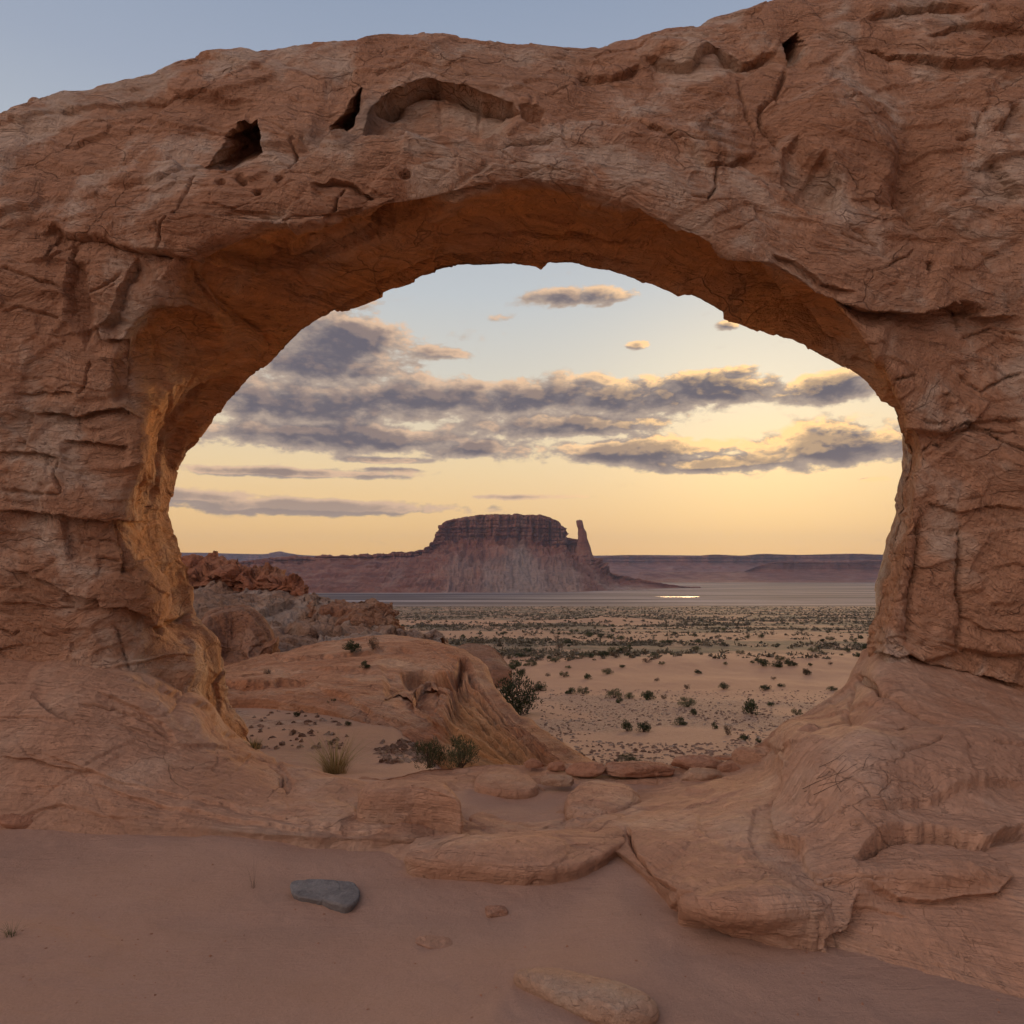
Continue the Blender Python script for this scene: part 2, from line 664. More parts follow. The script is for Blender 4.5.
M_ARCH = sandstone('arch_sandstone', (0.34, 0.165, 0.09), (0.47, 0.26, 0.155), (0.56, 0.345, 0.22), (0.58, 0.45, 0.34),
                   stripes=26, stripe_amt=0.3, glow_and_tint=(0.68, 0.31, 0.10), pale_amt=0.75, var_amt=0.6)  # the saturated orange puts the soffit's bounced glow into the rock colour
M_APRON = sandstone('apron_sandstone', (0.40, 0.21, 0.125), (0.475, 0.27, 0.17), (0.53, 0.325, 0.215), (0.55, 0.40, 0.29),
                    stripes=30, swarp=0.12, stripe_amt=0.25, glow_and_tint=(0.5, 0.24, 0.11), pale_amt=0.35, var_amt=0.12, bumpk=0.42, crack_amt=0.4, seam_amt=0.3)
M_WAVE = sandstone('banded_sandstone', (0.42, 0.17, 0.08), (0.52, 0.25, 0.13), (0.60, 0.34, 0.19), (0.58, 0.40, 0.26),
                   s=0.6, stripes=34, swarp=0.06, stripe_amt=0.65, bumpk=0.7, glow_and_tint=(0.68, 0.38, 0.17), pale_amt=0.3, var_amt=0.15)
M_CAP = sandstone('red_caprock', (0.28, 0.10, 0.05), (0.40, 0.165, 0.09), (0.46, 0.23, 0.13), (0.45, 0.27, 0.17),
                  s=0.3, stripes=10, stripe_amt=0.5, pale_amt=0.2, var_amt=0.4, sscale=(1, 1, 4))
M_RIDGE = sandstone('grey_rubble_rock', (0.22, 0.12, 0.075), (0.33, 0.20, 0.13), (0.40, 0.27, 0.18), (0.42, 0.33, 0.26),
                    s=0.3, stripes=10, stripe_amt=0.35, pale_amt=0.7, var_amt=0.5)
M_KNOB = sandstone('brown_knob_rock', (0.22, 0.10, 0.055), (0.33, 0.16, 0.09), (0.40, 0.22, 0.13), (0.40, 0.28, 0.19),
                  s=0.35, stripes=8, stripe_amt=0.4, pale_amt=0.35, var_amt=0.6)
M_MESA = sandstone('mesa_rock', (0.13, 0.045, 0.03), (0.31, 0.12, 0.07), (0.44, 0.205, 0.125), (0.36, 0.25, 0.19), glow_and_tint=(0.40, 0.30, 0.235),
                   s=0.022, stripes=5, stripe_amt=0.4, pale_amt=0.3, var_amt=0.5, bumpk=1.0, sscale=(0.4, 0.4, 6))  # bands and varnish deepened to stand in for weak cliff shadows
M_TALUS = sandstone('mesa_talus', (0.24, 0.12, 0.085), (0.28, 0.17, 0.13), (0.32, 0.22, 0.17), (0.34, 0.26, 0.21),
                    s=0.008, stripes=8, stripe_amt=0.4, pale_amt=0.6, var_amt=0.1, bumpk=0.6)
M_STONE = sandstone('loose_tan_stone', (0.40, 0.235, 0.15), (0.46, 0.29, 0.19), (0.50, 0.33, 0.225), (0.48, 0.36, 0.26),
                    s=3.0, stripes=6, stripe_amt=0.25, pale_amt=0.5, var_amt=0.1, bumpk=0.8, crack_amt=0.3)
M_REDSTONE = sandstone('loose_red_stone', (0.36, 0.17, 0.10), (0.43, 0.22, 0.135), (0.47, 0.26, 0.17), (0.45, 0.31, 0.22),
                       s=2.0, stripes=6, stripe_amt=0.3, pale_amt=0.3, var_amt=0.15, bumpk=0.8, crack_amt=0.4)
M_GREY = sandstone('blue_grey_stone', (0.17, 0.155, 0.145), (0.225, 0.21, 0.20), (0.27, 0.255, 0.245), (0.34, 0.31, 0.28),
                   s=4.0, stripes=4, stripe_amt=0.25, pale_amt=0.4, varnish=(0.12, 0.11, 0.10), var_amt=0.4, bumpk=0.7, crack_amt=0.2)


def ground_material():
    m, t, b = material('desert_ground')
    P = geo_pos(t)
    sep = t.new('ShaderNodeSeparateXYZ')
    t.put(sep.inputs[0], P)
    Y = sep.outputs[1]
    near = t.mix(t.noise(P, 0.9, 5, 0.6), (0.40, 0.235, 0.16), (0.49, 0.315, 0.23))
    grain = t.noise(P, 60.0, 6, 0.8)
    near = t.mix(1.0, near, t.ramp(grain, [(0.2, 0.82), (0.8, 1.14)]), 'MULTIPLY')
    speck = t.math('MULTIPLY', t.maprange(t.voro(P, 14.0), 0.0, 0.07, 1.0, 0.0), t.maprange(t.noise(P, 1.5, 2), 0.5, 0.6))
    near = t.mix(t.math('MULTIPLY', speck, 0.5), near, (0.14, 0.08, 0.06))
    gr = attr(t, 'gravel')
    # valley sand with stony patches and low scrub ground cover
    vs = t.mix(t.noise(P, 0.05, 5, 0.6), (0.40, 0.215, 0.125), (0.50, 0.30, 0.19))
    peb = t.noise(P, 5.0, 5, 0.8)
    stony = t.ramp(peb, [(0.34, (0.16, 0.095, 0.07)), (0.48, (0.38, 0.225, 0.145)), (0.66, (0.48, 0.36, 0.27))])
    vs = t.mix(gr, vs, stony)
    sc = attr(t, 'scrub')
    fl = t.noise(t.scale(P, (0.05, 0.02, 0.05)), 1.0, 8, 0.75)
    scm = t.math('MULTIPLY', sc, t.maprange(fl, 0.36, 0.56))
    vs = t.mix(scm, vs, t.mix(t.noise(P, 0.3, 4, 0.7), (0.10, 0.085, 0.055), (0.19, 0.14, 0.095)))
    far = t.maprange(Y, 11.0, 16.0)
    col = t.mix(far, near, vs)
    pl = attr(t, 'playa')
    bands = t.noise(t.scale(P, (0.0012, 0.011, 0.0)), 1.0, 5, 0.6)
    plc = t.ramp(bands, [(0.42, (0.11, 0.078, 0.068)), (0.52, (0.20, 0.15, 0.13)), (0.64, (0.42, 0.34, 0.31))])
    col = t.mix(pl, col, plc)
    t.put(b.inputs['Base Color'], col)
    rip = t.noise(t.scale(P, (1.2, 6.0, 1)), 2.4, 4, 0.6, 0.5)
    bump(t, b, [(t.noise(P, 3.0, 5, 0.6), 0.05), (t.math('MULTIPLY', rip, t.maprange(t.noise(P, 0.5, 2), 0.4, 0.62)), 0.022), (grain, 0.009),
                (t.math('MULTIPLY', peb, gr), 0.10)])
    return m


M_GROUND = ground_material()


def flat_mat(name, col, rough=0.8, spec=0.2, var=0.25, scale=6.0, trans=0.0):
    m, t, b = material(name)
    P = t.new('ShaderNodeTexCoord').outputs['Object']
    n = t.noise(P, scale, 4, 0.6)
    t.put(b.inputs['Base Color'], t.mix(1.0, col, t.ramp(n, [(0.25, 1 - var), (0.75, 1 + var)]), 'MULTIPLY'))
    b.inputs['Roughness'].default_value = rough
    b.inputs['Specular IOR Level'].default_value = spec
    return m


def leaf_mat(name, c0, c1):
    m, t, b = material(name)
    r = t.new('ShaderNodeNewGeometry').outputs['Random Per Island']
    oi = t.new('ShaderNodeObjectInfo').outputs['Random']
    c = t.mix(r, c0, c1)
    c = t.mix(1.0, c, t.ramp(oi, [(0.0, 0.75), (1.0, 1.25)]), 'MULTIPLY')
    t.put(b.inputs['Base Color'], c)
    b.inputs['Roughness'].default_value = 0.7
    return m


M_LEAF = leaf_mat('dark_juniper_leaves', (0.030, 0.042, 0.018), (0.085, 0.10, 0.045))
M_SAGE = leaf_mat('sage_leaves', (0.060, 0.065, 0.032), (0.14, 0.14, 0.07))
M_BROWN = leaf_mat('dry_brown_twigs', (0.07, 0.045, 0.03), (0.15, 0.10, 0.06))
M_STRAW = leaf_mat('straw_blades', (0.30, 0.22, 0.09), (0.60, 0.47, 0.22))
M_GREENBLADE = leaf_mat('green_blades', (0.07, 0.085, 0.03), (0.16, 0.16, 0.06))
M_SCRUB = leaf_mat('scrub_leaves', (0.085, 0.072, 0.050), (0.18, 0.15, 0.10))
M_STEM = flat_mat('bush_stem_bark', (0.10, 0.07, 0.05), 0.9)
# ================================================================== THE ARCH
def zt(pts, s, ox, oy):
    return [(ox + s * x, oy + s * y) for x, y in pts]


S_ = [(290, 800, 11.6), (251, 738, 11.4), (225, 694, 11.3), (221, 660, 11.2), (207, 630, 11.2), (189, 608, 11.3),
      (190, 576, 11.4), (181, 550, 11.4), (168, 513, 11.5), (177, 475, 11.5), (198, 440, 11.4), (243, 386, 11.2),
      (275, 360, 11.0), (316, 322, 10.9), (365, 301, 10.9), (415, 281, 10.9), (480, 270, 10.9), (560, 266, 10.8),
      (620, 274, 10.7), (680, 294, 10.6), (740, 321, 10.4), (800, 345, 10.2), (850, 369, 10.0), (876, 392, 9.9),
      (893, 425, 9.8), (903, 455, 9.7), (896, 500, 9.6), (888, 560, 9.5), (878, 600, 9.5), (868, 635, 9.5),
      (872, 665, 9.5), (860, 730, 9.5)]
R_ = [(250, 810, 9.8), (218, 745, 9.8), (188, 695, 9.7), (170, 655, 9.6), (158, 625, 9.5), (162, 600, 9.5),
      (154, 575, 9.4), (144, 550, 9.4), (136, 515, 9.3), (148, 470, 9.25), (146, 420, 9.2), (150, 350, 9.1),
      (166, 300, 8.95), (192, 264, 8.8), (250, 236, 8.8), (330, 224, 8.8), (430, 205, 8.8), (530, 190, 8.8),
      (610, 203, 8.8), (670, 232, 8.8), (735, 264, 8.8), (798, 300, 8.8), (852, 338, 8.85), (888, 380, 8.9),
      (908, 418, 8.95), (919, 456, 9.0), (912, 502, 9.0), (904, 560, 9.0), (896, 600, 8.95), (886, 638, 8.9),
      (890, 668, 8.9), (882, 730, 8.9)]
O_ = [(-300, 900, 9), (-300, 820, 9), (-300, 750, 9), (-300, 700, 9), (-300, 660, 9), (-300, 610, 9), (-300, 560, 9),
      (-300, 500, 9.2), (-300, 430, 9.5), (-300, 360, 9.8), (-280, 280, 10.2), (-240, 210, 10.4), (-130, 152, 10.5),
      (0, 114, 10.6), (100, 90, 10.6), (190, 62, 10.6), (290, 49, 10.7), (415, 35, 10.8), (520, 42, 10.8),
      (610, 44, 10.8), (665, 31, 10.7), (760, 5, 10.5), (860, -20, 10.5), (960, -45, 10.5), (1090, -60, 10.4),
      (1300, -40, 10.2), (1330, 150, 9.6), (1330, 330, 9.3), (1330, 480, 9), (1330, 600, 9), (1330, 700, 9), (1330, 830, 9)]
nS = len(S_)
S_w = np.array([at(*p) for p in S_])
R_w = np.array([at(*p) for p in R_])
O_w = np.array([at(*p) for p in O_])
top = np.array([sstep(9, 14, k) * (1 - sstep(22, 26, k)) for k in range(nS)])       # 1 over the span, 0 at the pillars


def between(f, ytop, ypil):
    out = []
    for k in range(nS):
        px = R_[k][0] * (1 - f) + O_[k][0] * f
        py = R_[k][1] * (1 - f) + O_[k][1] * f
        out.append(at(px, py, top[k] * ytop + (1 - top[k]) * ypil))
    return np.array(out)


SR = S_w * 0.5 + R_w * 0.5
SR[:, 2] += 0.22 * top                                     # hollow soffit
SR[:, 0] -= 0.10 * (np.arange(nS) < 11)
Ma = between(0.12, 8.62, 8.95)
M1 = between(0.36, 8.75, 8.9)
M2 = between(0.72, 9.55, 8.9)
B1 = O_w + np.array([0, 1.6, -0.35])
B2 = O_w * 0.45 + S_w * 0.55
B2[:, 1] = 13.6
B3 = []
for k in range(nS):
    d_ = np.array([O_[k][0] - S_[k][0], O_[k][1] - S_[k][1]], float)
    d_ /= np.linalg.norm(d_)
    B3.append(at(S_[k][0] + 34 * d_[0], S_[k][1] + 34 * d_[1], S_[k][2] + 1.2))
B3 = np.array(B3)
rows = [S_w, SR, R_w, Ma, M1, M2, O_w, B1, B2, B3, S_w]


def arch_sculpt(s, tu, tv):
    z1 = lambda p: zt(p, 0.25, 0, 200)
    z2 = lambda p: zt(p, 0.390625, 160, 40)
    z3 = lambda p: zt(p, 0.390625, 624, 80)
    z4 = lambda p: zt(p, 0.29297, 0, 440)
    # --- upper band, shelves and alcoves
    s.step([(-30, 192), (60, 176), (140, 163), (187, 161), (250, 166), (290, 170), (355, 167), (420, 161), (480, 148), (545, 122)], 0.20, 24, -1)
    s.step([(283, 160), (332, 126), (371, 130), (440, 126), (500, 124), (527, 134), (575, 120), (640, 122)], 0.22, 26, -1)
    s.step([(-30, 130), (50, 112), (140, 96), (200, 92), (260, 96)], 0.08, 16, 1)
    s.pocket(z2([(515, 205), (530, 172), (560, 145), (610, 118), (680, 94), (750, 102), (830, 124), (905, 142), (922, 165), (880, 200), (800, 212), (640, 214), (560, 220), (530, 222)]), 0.62, 7, hole=True)
    s.step(z2([(535, 175), (565, 145), (610, 118), (680, 94), (750, 102), (830, 124), (905, 142), (920, 165)]), 0.8, 4, 1, w=1.0, taper=0.08)
    s.step(z2([(600, 214), (700, 212), (800, 210), (880, 198)]), 0.12, 6, -1)
    s.crack(z2([(700, 140), (706, 175), (698, 205)]), 0.04, 2.2)
    s.crack(z2([(815, 150), (808, 180), (814, 205)]), 0.04, 2.2)
    s.pocket(z2([(95, 288), (135, 246), (150, 205), (190, 186), (246, 190), (244, 256), (185, 286), (120, 300)]), 1.5, 4, hole=True)
    s.bump(214, 122, 36, 20, -0.15, rot=-30)
    s.pocket(z2([(425, 178), (470, 160), (512, 118), (500, 160), (484, 190), (428, 210)]), 1.2, 3, hole=True)
    s.pocket(z2([(925, 148), (985, 156), (975, 176), (930, 172)]), 0.35, 4)
    s.pocket(z2([(300, 310), (400, 306), (395, 330), (310, 330)]), 0.18, 4)
    for (x, y, r) in ((205, 345, 14), (240, 315, 10), (300, 345, 12), (160, 325, 8), (245, 378, 9), (625, 338, 12), (345, 318, 9), (480, 310, 8), (150, 358, 9)):
        X, Y = z2([(x, y)])[0]
        s.bump(X, Y, r * .39, r * .25, -0.16, pw=3)
    s.step(z2([(380, 365), (440, 350), (490, 355), (525, 390), (560, 415)]), 0.14, 8, 1)
    s.step(z2([(160, 450), (220, 440), (300, 470), (380, 455), (470, 470), (560, 435), (640, 420), (740, 405), (850, 390), (950, 340), (1030, 300)]), 0.10, 9, -1)
    s.crack(z2([(735, 270), (850, 268), (900, 250), (1024, 240)]), 0.12, 1.6)
    s.crack(z2([(310, 300), (335, 262), (325, 225), (360, 210)]), 0.10, 1.3)
    s.crack(z2([(430, 470), (455, 400), (470, 370)]), 0.08, 1.2)
    s.crack(z2([(545, 95), (640, 60), (720, 62), (800, 50)]), 0.06, 1.3)
    s.crack([(160, 240), (172, 215), (185, 190), (196, 172)], 0.07, 1.2)
    # --- crest and upper right
    s.step([(640, 58), (690, 66), (715, 52), (745, 62), (780, 50)], 0.22, 9, 1)
    s.bump(665, 50, 24, 8, 0.14, pw=4)
    s.bump(700, 58, 20, 7, 0.16, pw=4)
    s.step([(578, 66), (600, 74), (625, 72), (640, 62)], 0.18, 8, 1)
    s.pocket([(784, 42), (797, 31), (806, 48), (803, 68), (792, 66), (787, 52)], 1.2, 3, hole=True)
    s.bump(792, 52, 16, 24, -0.15)
    s.step([(855, 48), (900, 54), (950, 62), (1000, 60), (1060, 50)], 0.16, 9, 1)
    s.step([(862, 20), (905, 10), (940, 6), (980, 12)], 0.15, 8, 1)
    s.step([(920, 40), (960, 28), (1010, 26), (1050, 30)], 0.12, 8, 1)
    s.bump(962, 42, 46, 8, 0.10, pw=4)
    s.crack([(788, 66), (776, 96), (760, 108), (762, 124), (776, 140), (780, 155)], 0.14, 2.2)
    s.crack([(739, 75), (742, 95), (752, 118), (757, 132)], 0.09, 1.4)
    s.step([(640, 122), (690, 148), (714, 164), (745, 158), (760, 150)], 0.10, 10, 1)
    s.crack([(718, 164), (716, 185), (708, 200), (690, 196)], 0.10, 1.5)
    s.crack([(620, 108), (650, 132), (680, 142), (720, 146)], 0.07, 1.3)
    s.bump(830, 130, 50, 46, 0.28, rot=10, pw=3)
    s.pocket([(782, 152), (797, 140), (806, 160), (818, 163), (842, 184), (840, 208), (815, 214), (795, 200), (784, 180)], 0.30, 9)
    s.step(z3([(500, 205), (540, 240), (560, 275), (555, 335)]), 0.16, 14, 1)
    s.crack(z3([(545, 95), (600, 70), (690, 90)]), 0.08, 1.6)
    s.crack(z3([(850, 150), (905, 130), (920, 80), (950, 40)]), 0.08, 1.3)
    s.step([(1018, 98), (1008, 115), (996, 128)], 0.18, 12, -1)
    s.bump(918, 178, 16, 46, -0.30, rot=-12, pw=2.5)
    s.step(z3([(640, 300), (700, 330), (790, 385), (920, 440), (950, 500)]), 0.22, 30, -1)
    s.step(z3([(960, 190), (990, 250), (1030, 300)]), 0.15, 14, 1)
    s.crack(z3([(700, 455), (740, 440), (765, 415)]), 0.06, 1.2)
    s.pocket(z3([(795, 462), (805, 460), (807, 474), (797, 475)]), 0.25, 2)
    s.crack(z3([(580, 365), (620, 380), (660, 420)]), 0.07, 1.3)
    s.crack(z3([(560, 385), (610, 400), (640, 410)]), 0.05, 1.2)
    # crumbling lip on the right
    s.step(z3([(0, 320), (40, 330), (90, 370), (130, 395), (190, 400), (250, 455), (320, 465), (390, 470), (440, 500), (500, 550), (560, 575), (620, 590), (700, 592), (770, 600), (850, 572), (905, 605), (960, 610), (1030, 600)]), 0.30, 22, 1)
    s.step(z3([(380, 440), (440, 460), (510, 520), (600, 540)]), 0.12, 8, 1)
    s.pocket(z3([(870, 565), (925, 585), (915, 610), (885, 600)]), 0.4, 3)
    s.crack(z3([(885, 600), (888, 650)]), 0.10, 1.6)
    s.crack(z3([(890, 665), (960, 640), (1030, 655)]), 0.08, 1.5)
    s.step(z3([(250, 455), (330, 520), (400, 585), (500, 680), (560, 715), (640, 740)]), 0.14, 20, 1)
    s.step(z3([(60, 400), (140, 420), (230, 470), (275, 510), (330, 560), (430, 600), (520, 690), (600, 770), (650, 800)]), 0.16, 18, 1)
    s.crack(z3([(450, 640), (540, 700), (620, 770)]), 0.12, 2.0)
    # right pillar
    s.crack(z3([(870, 755), (920, 800), (980, 765), (1030, 750)]), 0.07, 1.3)
    s.step(z3([(840, 800), (850, 880), (835, 885)]), 0.08, 7, 1)
    s.crack(z3([(680, 775), (760, 760)]), 0.05, 1.2)
    s.crack(z3([(760, 870), (810, 885), (830, 870)]), 0.05, 1.2)
    s.crack(z3([(870, 880), (950, 900), (1030, 905)]), 0.06, 1.3)
    s.crack(z3([(770, 950), (800, 930), (840, 940)]), 0.06, 1.3)
    s.step([(1030, 418), (985, 420), (945, 428)], 0.07, 10, -1)
    s.step([(925, 500), (960, 512), (1000, 505), (1040, 512)], 0.07, 10, 1)
    s.crack([(925, 515), (922, 560), (915, 600), (912, 645)], 0.13, 2.2, lip=0.06)
    s.crack([(965, 525), (960, 580), (966, 620), (955, 652)], 0.11, 2.0, lip=0.05)
    s.step([(964, 615), (985, 630), (1030, 632)], 0.07, 8, 1)
    s.step([(868, 642), (878, 652), (900, 658), (915, 656), (925, 662), (960, 672), (1030, 688)], 0.25, 10, 1)
    for k in range(5):
        s.crack([(930 + 8 * k, 640 + 2 * k), (965 + 9 * k, 652 + 2 * k), (1010 + 6 * k, 668 - 3 * k)], 0.03, 1.1)
    # --- left pillar
    s.step(z1([(120, 120), (200, 85), (245, 130), (400, 155), (520, 205), (630, 215), (760, 240), (860, 265), (1024, 295), (1150, 290)]), 0.16, 12, 1)
    s.crack(z1([(200, 85), (245, 130), (400, 155), (520, 208), (640, 218), (760, 240), (860, 265)]), 0.20, 2.2)
    s.pocket(z1([(255, 230), (330, 250), (350, 370), (385, 470), (330, 590), (250, 450)]), 0.26, 12)
    s.step(z1([(540, 235), (500, 300), (470, 400), (450, 460), (385, 500)]), 0.18, 12, -1)
    s.pocket(z1([(610, 430), (740, 415), (850, 465), (888, 570), (862, 640), (700, 740), (600, 870), (500, 830), (440, 800), (450, 620), (540, 500)]), 0.45, 24, edge=2)
    s.step(z1([(385, 500), (400, 560), (520, 555)]), 0.15, 8, 1)
    s.crack(z1([(-20, 262), (90, 292), (190, 330), (240, 350)]), 0.08, 1.6)
    s.crack(z1([(-20, 440), (60, 425), (230, 465)]), 0.07, 1.6)
    s.step(z1([(250, 150), (262, 250), (250, 360), (270, 470)]), 0.10, 9, -1)
    s.crack(z1([(640, 90), (650, 160), (630, 215)]), 0.06, 1.4)
    s.crack(z1([(350, 370), (430, 340), (480, 290)]), 0.06, 1.4)
    s.crack(z1([(350, 640), (330, 720), (300, 780)]), 0.05, 1.2)
    s.step(z1([(40, 775), (150, 760), (300, 770)]), 0.06, 8, 1)
    s.step(z1([(125, 845), (200, 855), (300, 868), (400, 838), (480, 830), (580, 872)]), 0.16, 9, 1)
    s.step(z1([(240, 962), (400, 975), (520, 990)]), 0.13, 9, 1)
    s.step(z1([(130, 850), (110, 930), (95, 1000)]), 0.08, 9, 1)
    s.step(z1([(440, 810), (450, 640), (480, 600)]), 0.10, 8, 1)
    s.crack(z1([(770, 260), (800, 350), (860, 420), (960, 500), (1060, 540), (1085, 600), (990, 720)]), 0.06, 2.0)
    s.step(z1([(800, 310), (880, 420), (1000, 520), (1070, 545)]), 0.16, 16, -1)
    s.step(z1([(985, 720), (880, 740), (760, 800), (690, 900), (640, 1010)]), 0.14, 14, -1)
    s.step(z4([(-20, 38), (120, 40), (205, 66)]), 0.12, 9, 1)
    s.crack(z4([(0, 170), (120, 182), (205, 190)]), 0.07, 1.6)
    s.crack(z4([(200, 70), (185, 120), (208, 188)]), 0.06, 1.4)
    s.step(z4([(-20, 240), (60, 245), (170, 255), (300, 272), (470, 280), (540, 270)]), 0.20, 15, 1)
    s.step(z4([(190, 275), (200, 350), (215, 420)]), 0.10, 20, -1)
    s.step(z4([(320, 350), (330, 410), (325, 470)]), 0.04, 7, -1)
    s.crack(z4([(325, 345), (410, 350)]), 0.05, 1.2)
    s.crack(z4([(325, 405), (420, 410)]), 0.06, 1.3)
    s.step(z4([(405, 285), (430, 380), (415, 460)]), 0.12, 10, -1)
    s.pocket(z4([(480, 170), (515, 150), (540, 190), (530, 270), (490, 285), (475, 240)]), 0.10, 4)
    s.bump(150, 500, 6, 14, 0.10)
    s.step(z4([(480, 400), (530, 400), (590, 470), (595, 560), (565, 640)]), 0.13, 10, -1)
    s.step(z4([(40, 440), (100, 470), (170, 490), (240, 530), (330, 545), (345, 575), (430, 575), (520, 612), (555, 655)]), 0.15, 12, 1)
    s.pocket(z4([(540, 630), (575, 640), (560, 662), (545, 655)]), 0.3, 3)
    s.step(z4([(575, 610), (610, 600), (650, 590)]), 0.2, 10, 1)
    s.crack(z4([(380, 635), (410, 655), (430, 720), (452, 795)]), 0.06, 1.5)
    s.step(z4([(-20, 758), (130, 786), (300, 798), (440, 795), (500, 828), (600, 838)]), 0.20, 12, 1)
    s.crack(z4([(-10, 650), (45, 670), (60, 650)]), 0.06, 1.3)
    s.crack(z4([(235, 690), (240, 730)]), 0.05, 1.2)
    s.step(z4([(0, 560), (90, 560), (200, 580), (330, 590)]), 0.05, 8, 1)
    s.bump(193, 660, 22, 32, 0.22, rot=12, pw=4)
    # --- soffit
    s.step([(195, 257), (260, 272), (300, 266), (330, 252), (370, 238), (410, 222), (455, 206)], 0.20, 12, -1)
    s.pocket([(300, 238), (330, 226), (360, 222), (372, 232), (340, 244), (310, 250)], 0.22, 8)
    s.pocket([(366, 226), (400, 206), (440, 196), (480, 192), (440, 206), (405, 220), (380, 236)], 0.30, 6)
    s.step([(300, 331), (340, 305), (380, 281), (430, 262), (480, 254), (530, 250), (600, 256), (650, 270)], 0.20, 16, 1)
    s.step([(380, 283), (440, 274), (500, 262), (570, 258)], 0.10, 8, 1)
    s.crack([(460, 238), (530, 230), (600, 240), (640, 252)], 0.08, 2.2)
    s.crack([(240, 240), (300, 262), (360, 262)], 0.07, 2.0)
    s.step([(250, 378), (215, 415), (190, 440), (172, 480)], 0.14, 10, 1)
    s.step([(225, 380), (195, 420), (165, 470), (150, 520)], 0.10, 12, 1)


def arch_fade(tu, tv):
    return ((1 - sstep(6.0, 7.5, tv)) * sstep(-0.05, 0.3, tv))[None, :] + 0 * tu[:, None]


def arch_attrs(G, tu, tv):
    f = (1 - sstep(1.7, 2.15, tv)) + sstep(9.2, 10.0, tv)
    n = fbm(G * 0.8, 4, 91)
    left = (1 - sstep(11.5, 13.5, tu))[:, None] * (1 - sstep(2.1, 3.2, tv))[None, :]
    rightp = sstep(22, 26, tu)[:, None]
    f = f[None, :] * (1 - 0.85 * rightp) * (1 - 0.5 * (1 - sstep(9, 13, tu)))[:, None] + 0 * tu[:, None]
    return {'glow_and_tint': np.clip(np.maximum(f, 0.15 * left) * (0.85 + 0.5 * n), 0, 1),  # warm bounced light painted on the underside and inner left wall
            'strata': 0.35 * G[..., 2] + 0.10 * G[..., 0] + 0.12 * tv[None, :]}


NU_A = 1400
ARCH = link('sandstone_arch', None, None, (0, 10.5, 0))
tag(ARCH, 'huge reddish sandstone arch framing the desert valley and butte', 'rock arch')
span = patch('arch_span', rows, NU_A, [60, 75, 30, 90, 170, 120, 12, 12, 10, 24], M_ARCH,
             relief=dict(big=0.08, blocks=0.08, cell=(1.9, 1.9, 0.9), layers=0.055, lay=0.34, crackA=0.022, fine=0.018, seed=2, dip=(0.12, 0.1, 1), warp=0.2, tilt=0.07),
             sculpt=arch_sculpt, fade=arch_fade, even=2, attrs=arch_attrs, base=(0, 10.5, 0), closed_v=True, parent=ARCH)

# ------------------------------------------------------------------ left apron
A0 = [at(*p) for p in [(-300, 640, 11), (0, 640, 10.6), (100, 650, 10.6), (190, 700, 11), (255, 748, 11.4), (320, 792, 10.3), (380, 800, 9.6), (425, 815, 9.0)]]
A1 = [at(*p) for p in [(-300, 665, 9.0), (0, 661, 8.85), (130, 676, 8.85), (185, 700, 9.2), (240, 748, 9.5), (310, 772, 8.7), (370, 787, 8.2), (430, 812, 7.5)]]
A2 = [at(*p) for p in [(-300, 740, 8.2), (0, 735, 7.9), (130, 742, 8.0), (220, 768, 8.0), (285, 790, 7.8), (335, 802, 7.6), (380, 814, 7.4), (428, 826, 7.2)]]
A3 = [atz(*p) for p in [(-300, 800, 0.27), (0, 795, 0.25), (130, 810, 0.22), (230, 822, 0.18), (300, 830, 0.15), (350, 834, 0.12), (395, 836, 0.12), (432, 838, 0.06)]]
A4 = [atz(*p) for p in [(-300, 835, 0.0), (0, 832, 0.0), (130, 843, 0.0), (230, 848, 0.0), (300, 852, 0.0), (350, 853, 0.0), (395, 853, 0.0), (425, 848, 0.0)]]
A5 = [p + np.array([0, -0.5, -0.35]) for p in A4]


def left_sculpt(s, tu, tv):
    z = lambda p: zt(p, 0.41016, 0, 660)
    s.step(z([(70, 95), (90, 100), (120, 130), (180, 150), (260, 150), (330, 160)]), 0.10, 10, -1)
    s.crack(z([(40, 175), (65, 230), (90, 240)]), 0.02, 1.3)
    s.step(z([(0, 235), (70, 240), (160, 262), (240, 268)]), 0.06, 9, 1)
    s.step(z([(80, 215), (200, 260), (330, 300), (480, 330), (650, 370), (800, 400), (980, 405)]), 0.05, 7, 1)
    s.step(z([(200, 290), (330, 330), (500, 365), (700, 395), (900, 412), (1000, 412)]), 0.07, 9, 1)
    s.step(z([(300, 280), (450, 310), (600, 350), (760, 385)]), 0.04, 5, -1)
    s.crack(z([(190, 100), (280, 110), (360, 145), (420, 190)]), 0.05, 1.3)
    s.step(z([(240, 70), (330, 110), (400, 150), (440, 205)]), 0.08, 12, 1)
    s.step(z([(330, 30), (400, 60), (470, 110), (540, 170), (600, 200)]), 0.10, 12, 1)
    s.bump(198, 712, 20, 12, 0.10, rot=40, pw=3)
    s.step(z([(560, 230), (680, 250), (720, 300), (700, 330)]), 0.05, 9, 1)
    s.crack(z([(650, 255), (690, 280), (700, 320)]), 0.04, 1.2)
    s.pocket(z([(680, 290), (695, 290), (694, 302), (683, 302)]), 0.05, 2)


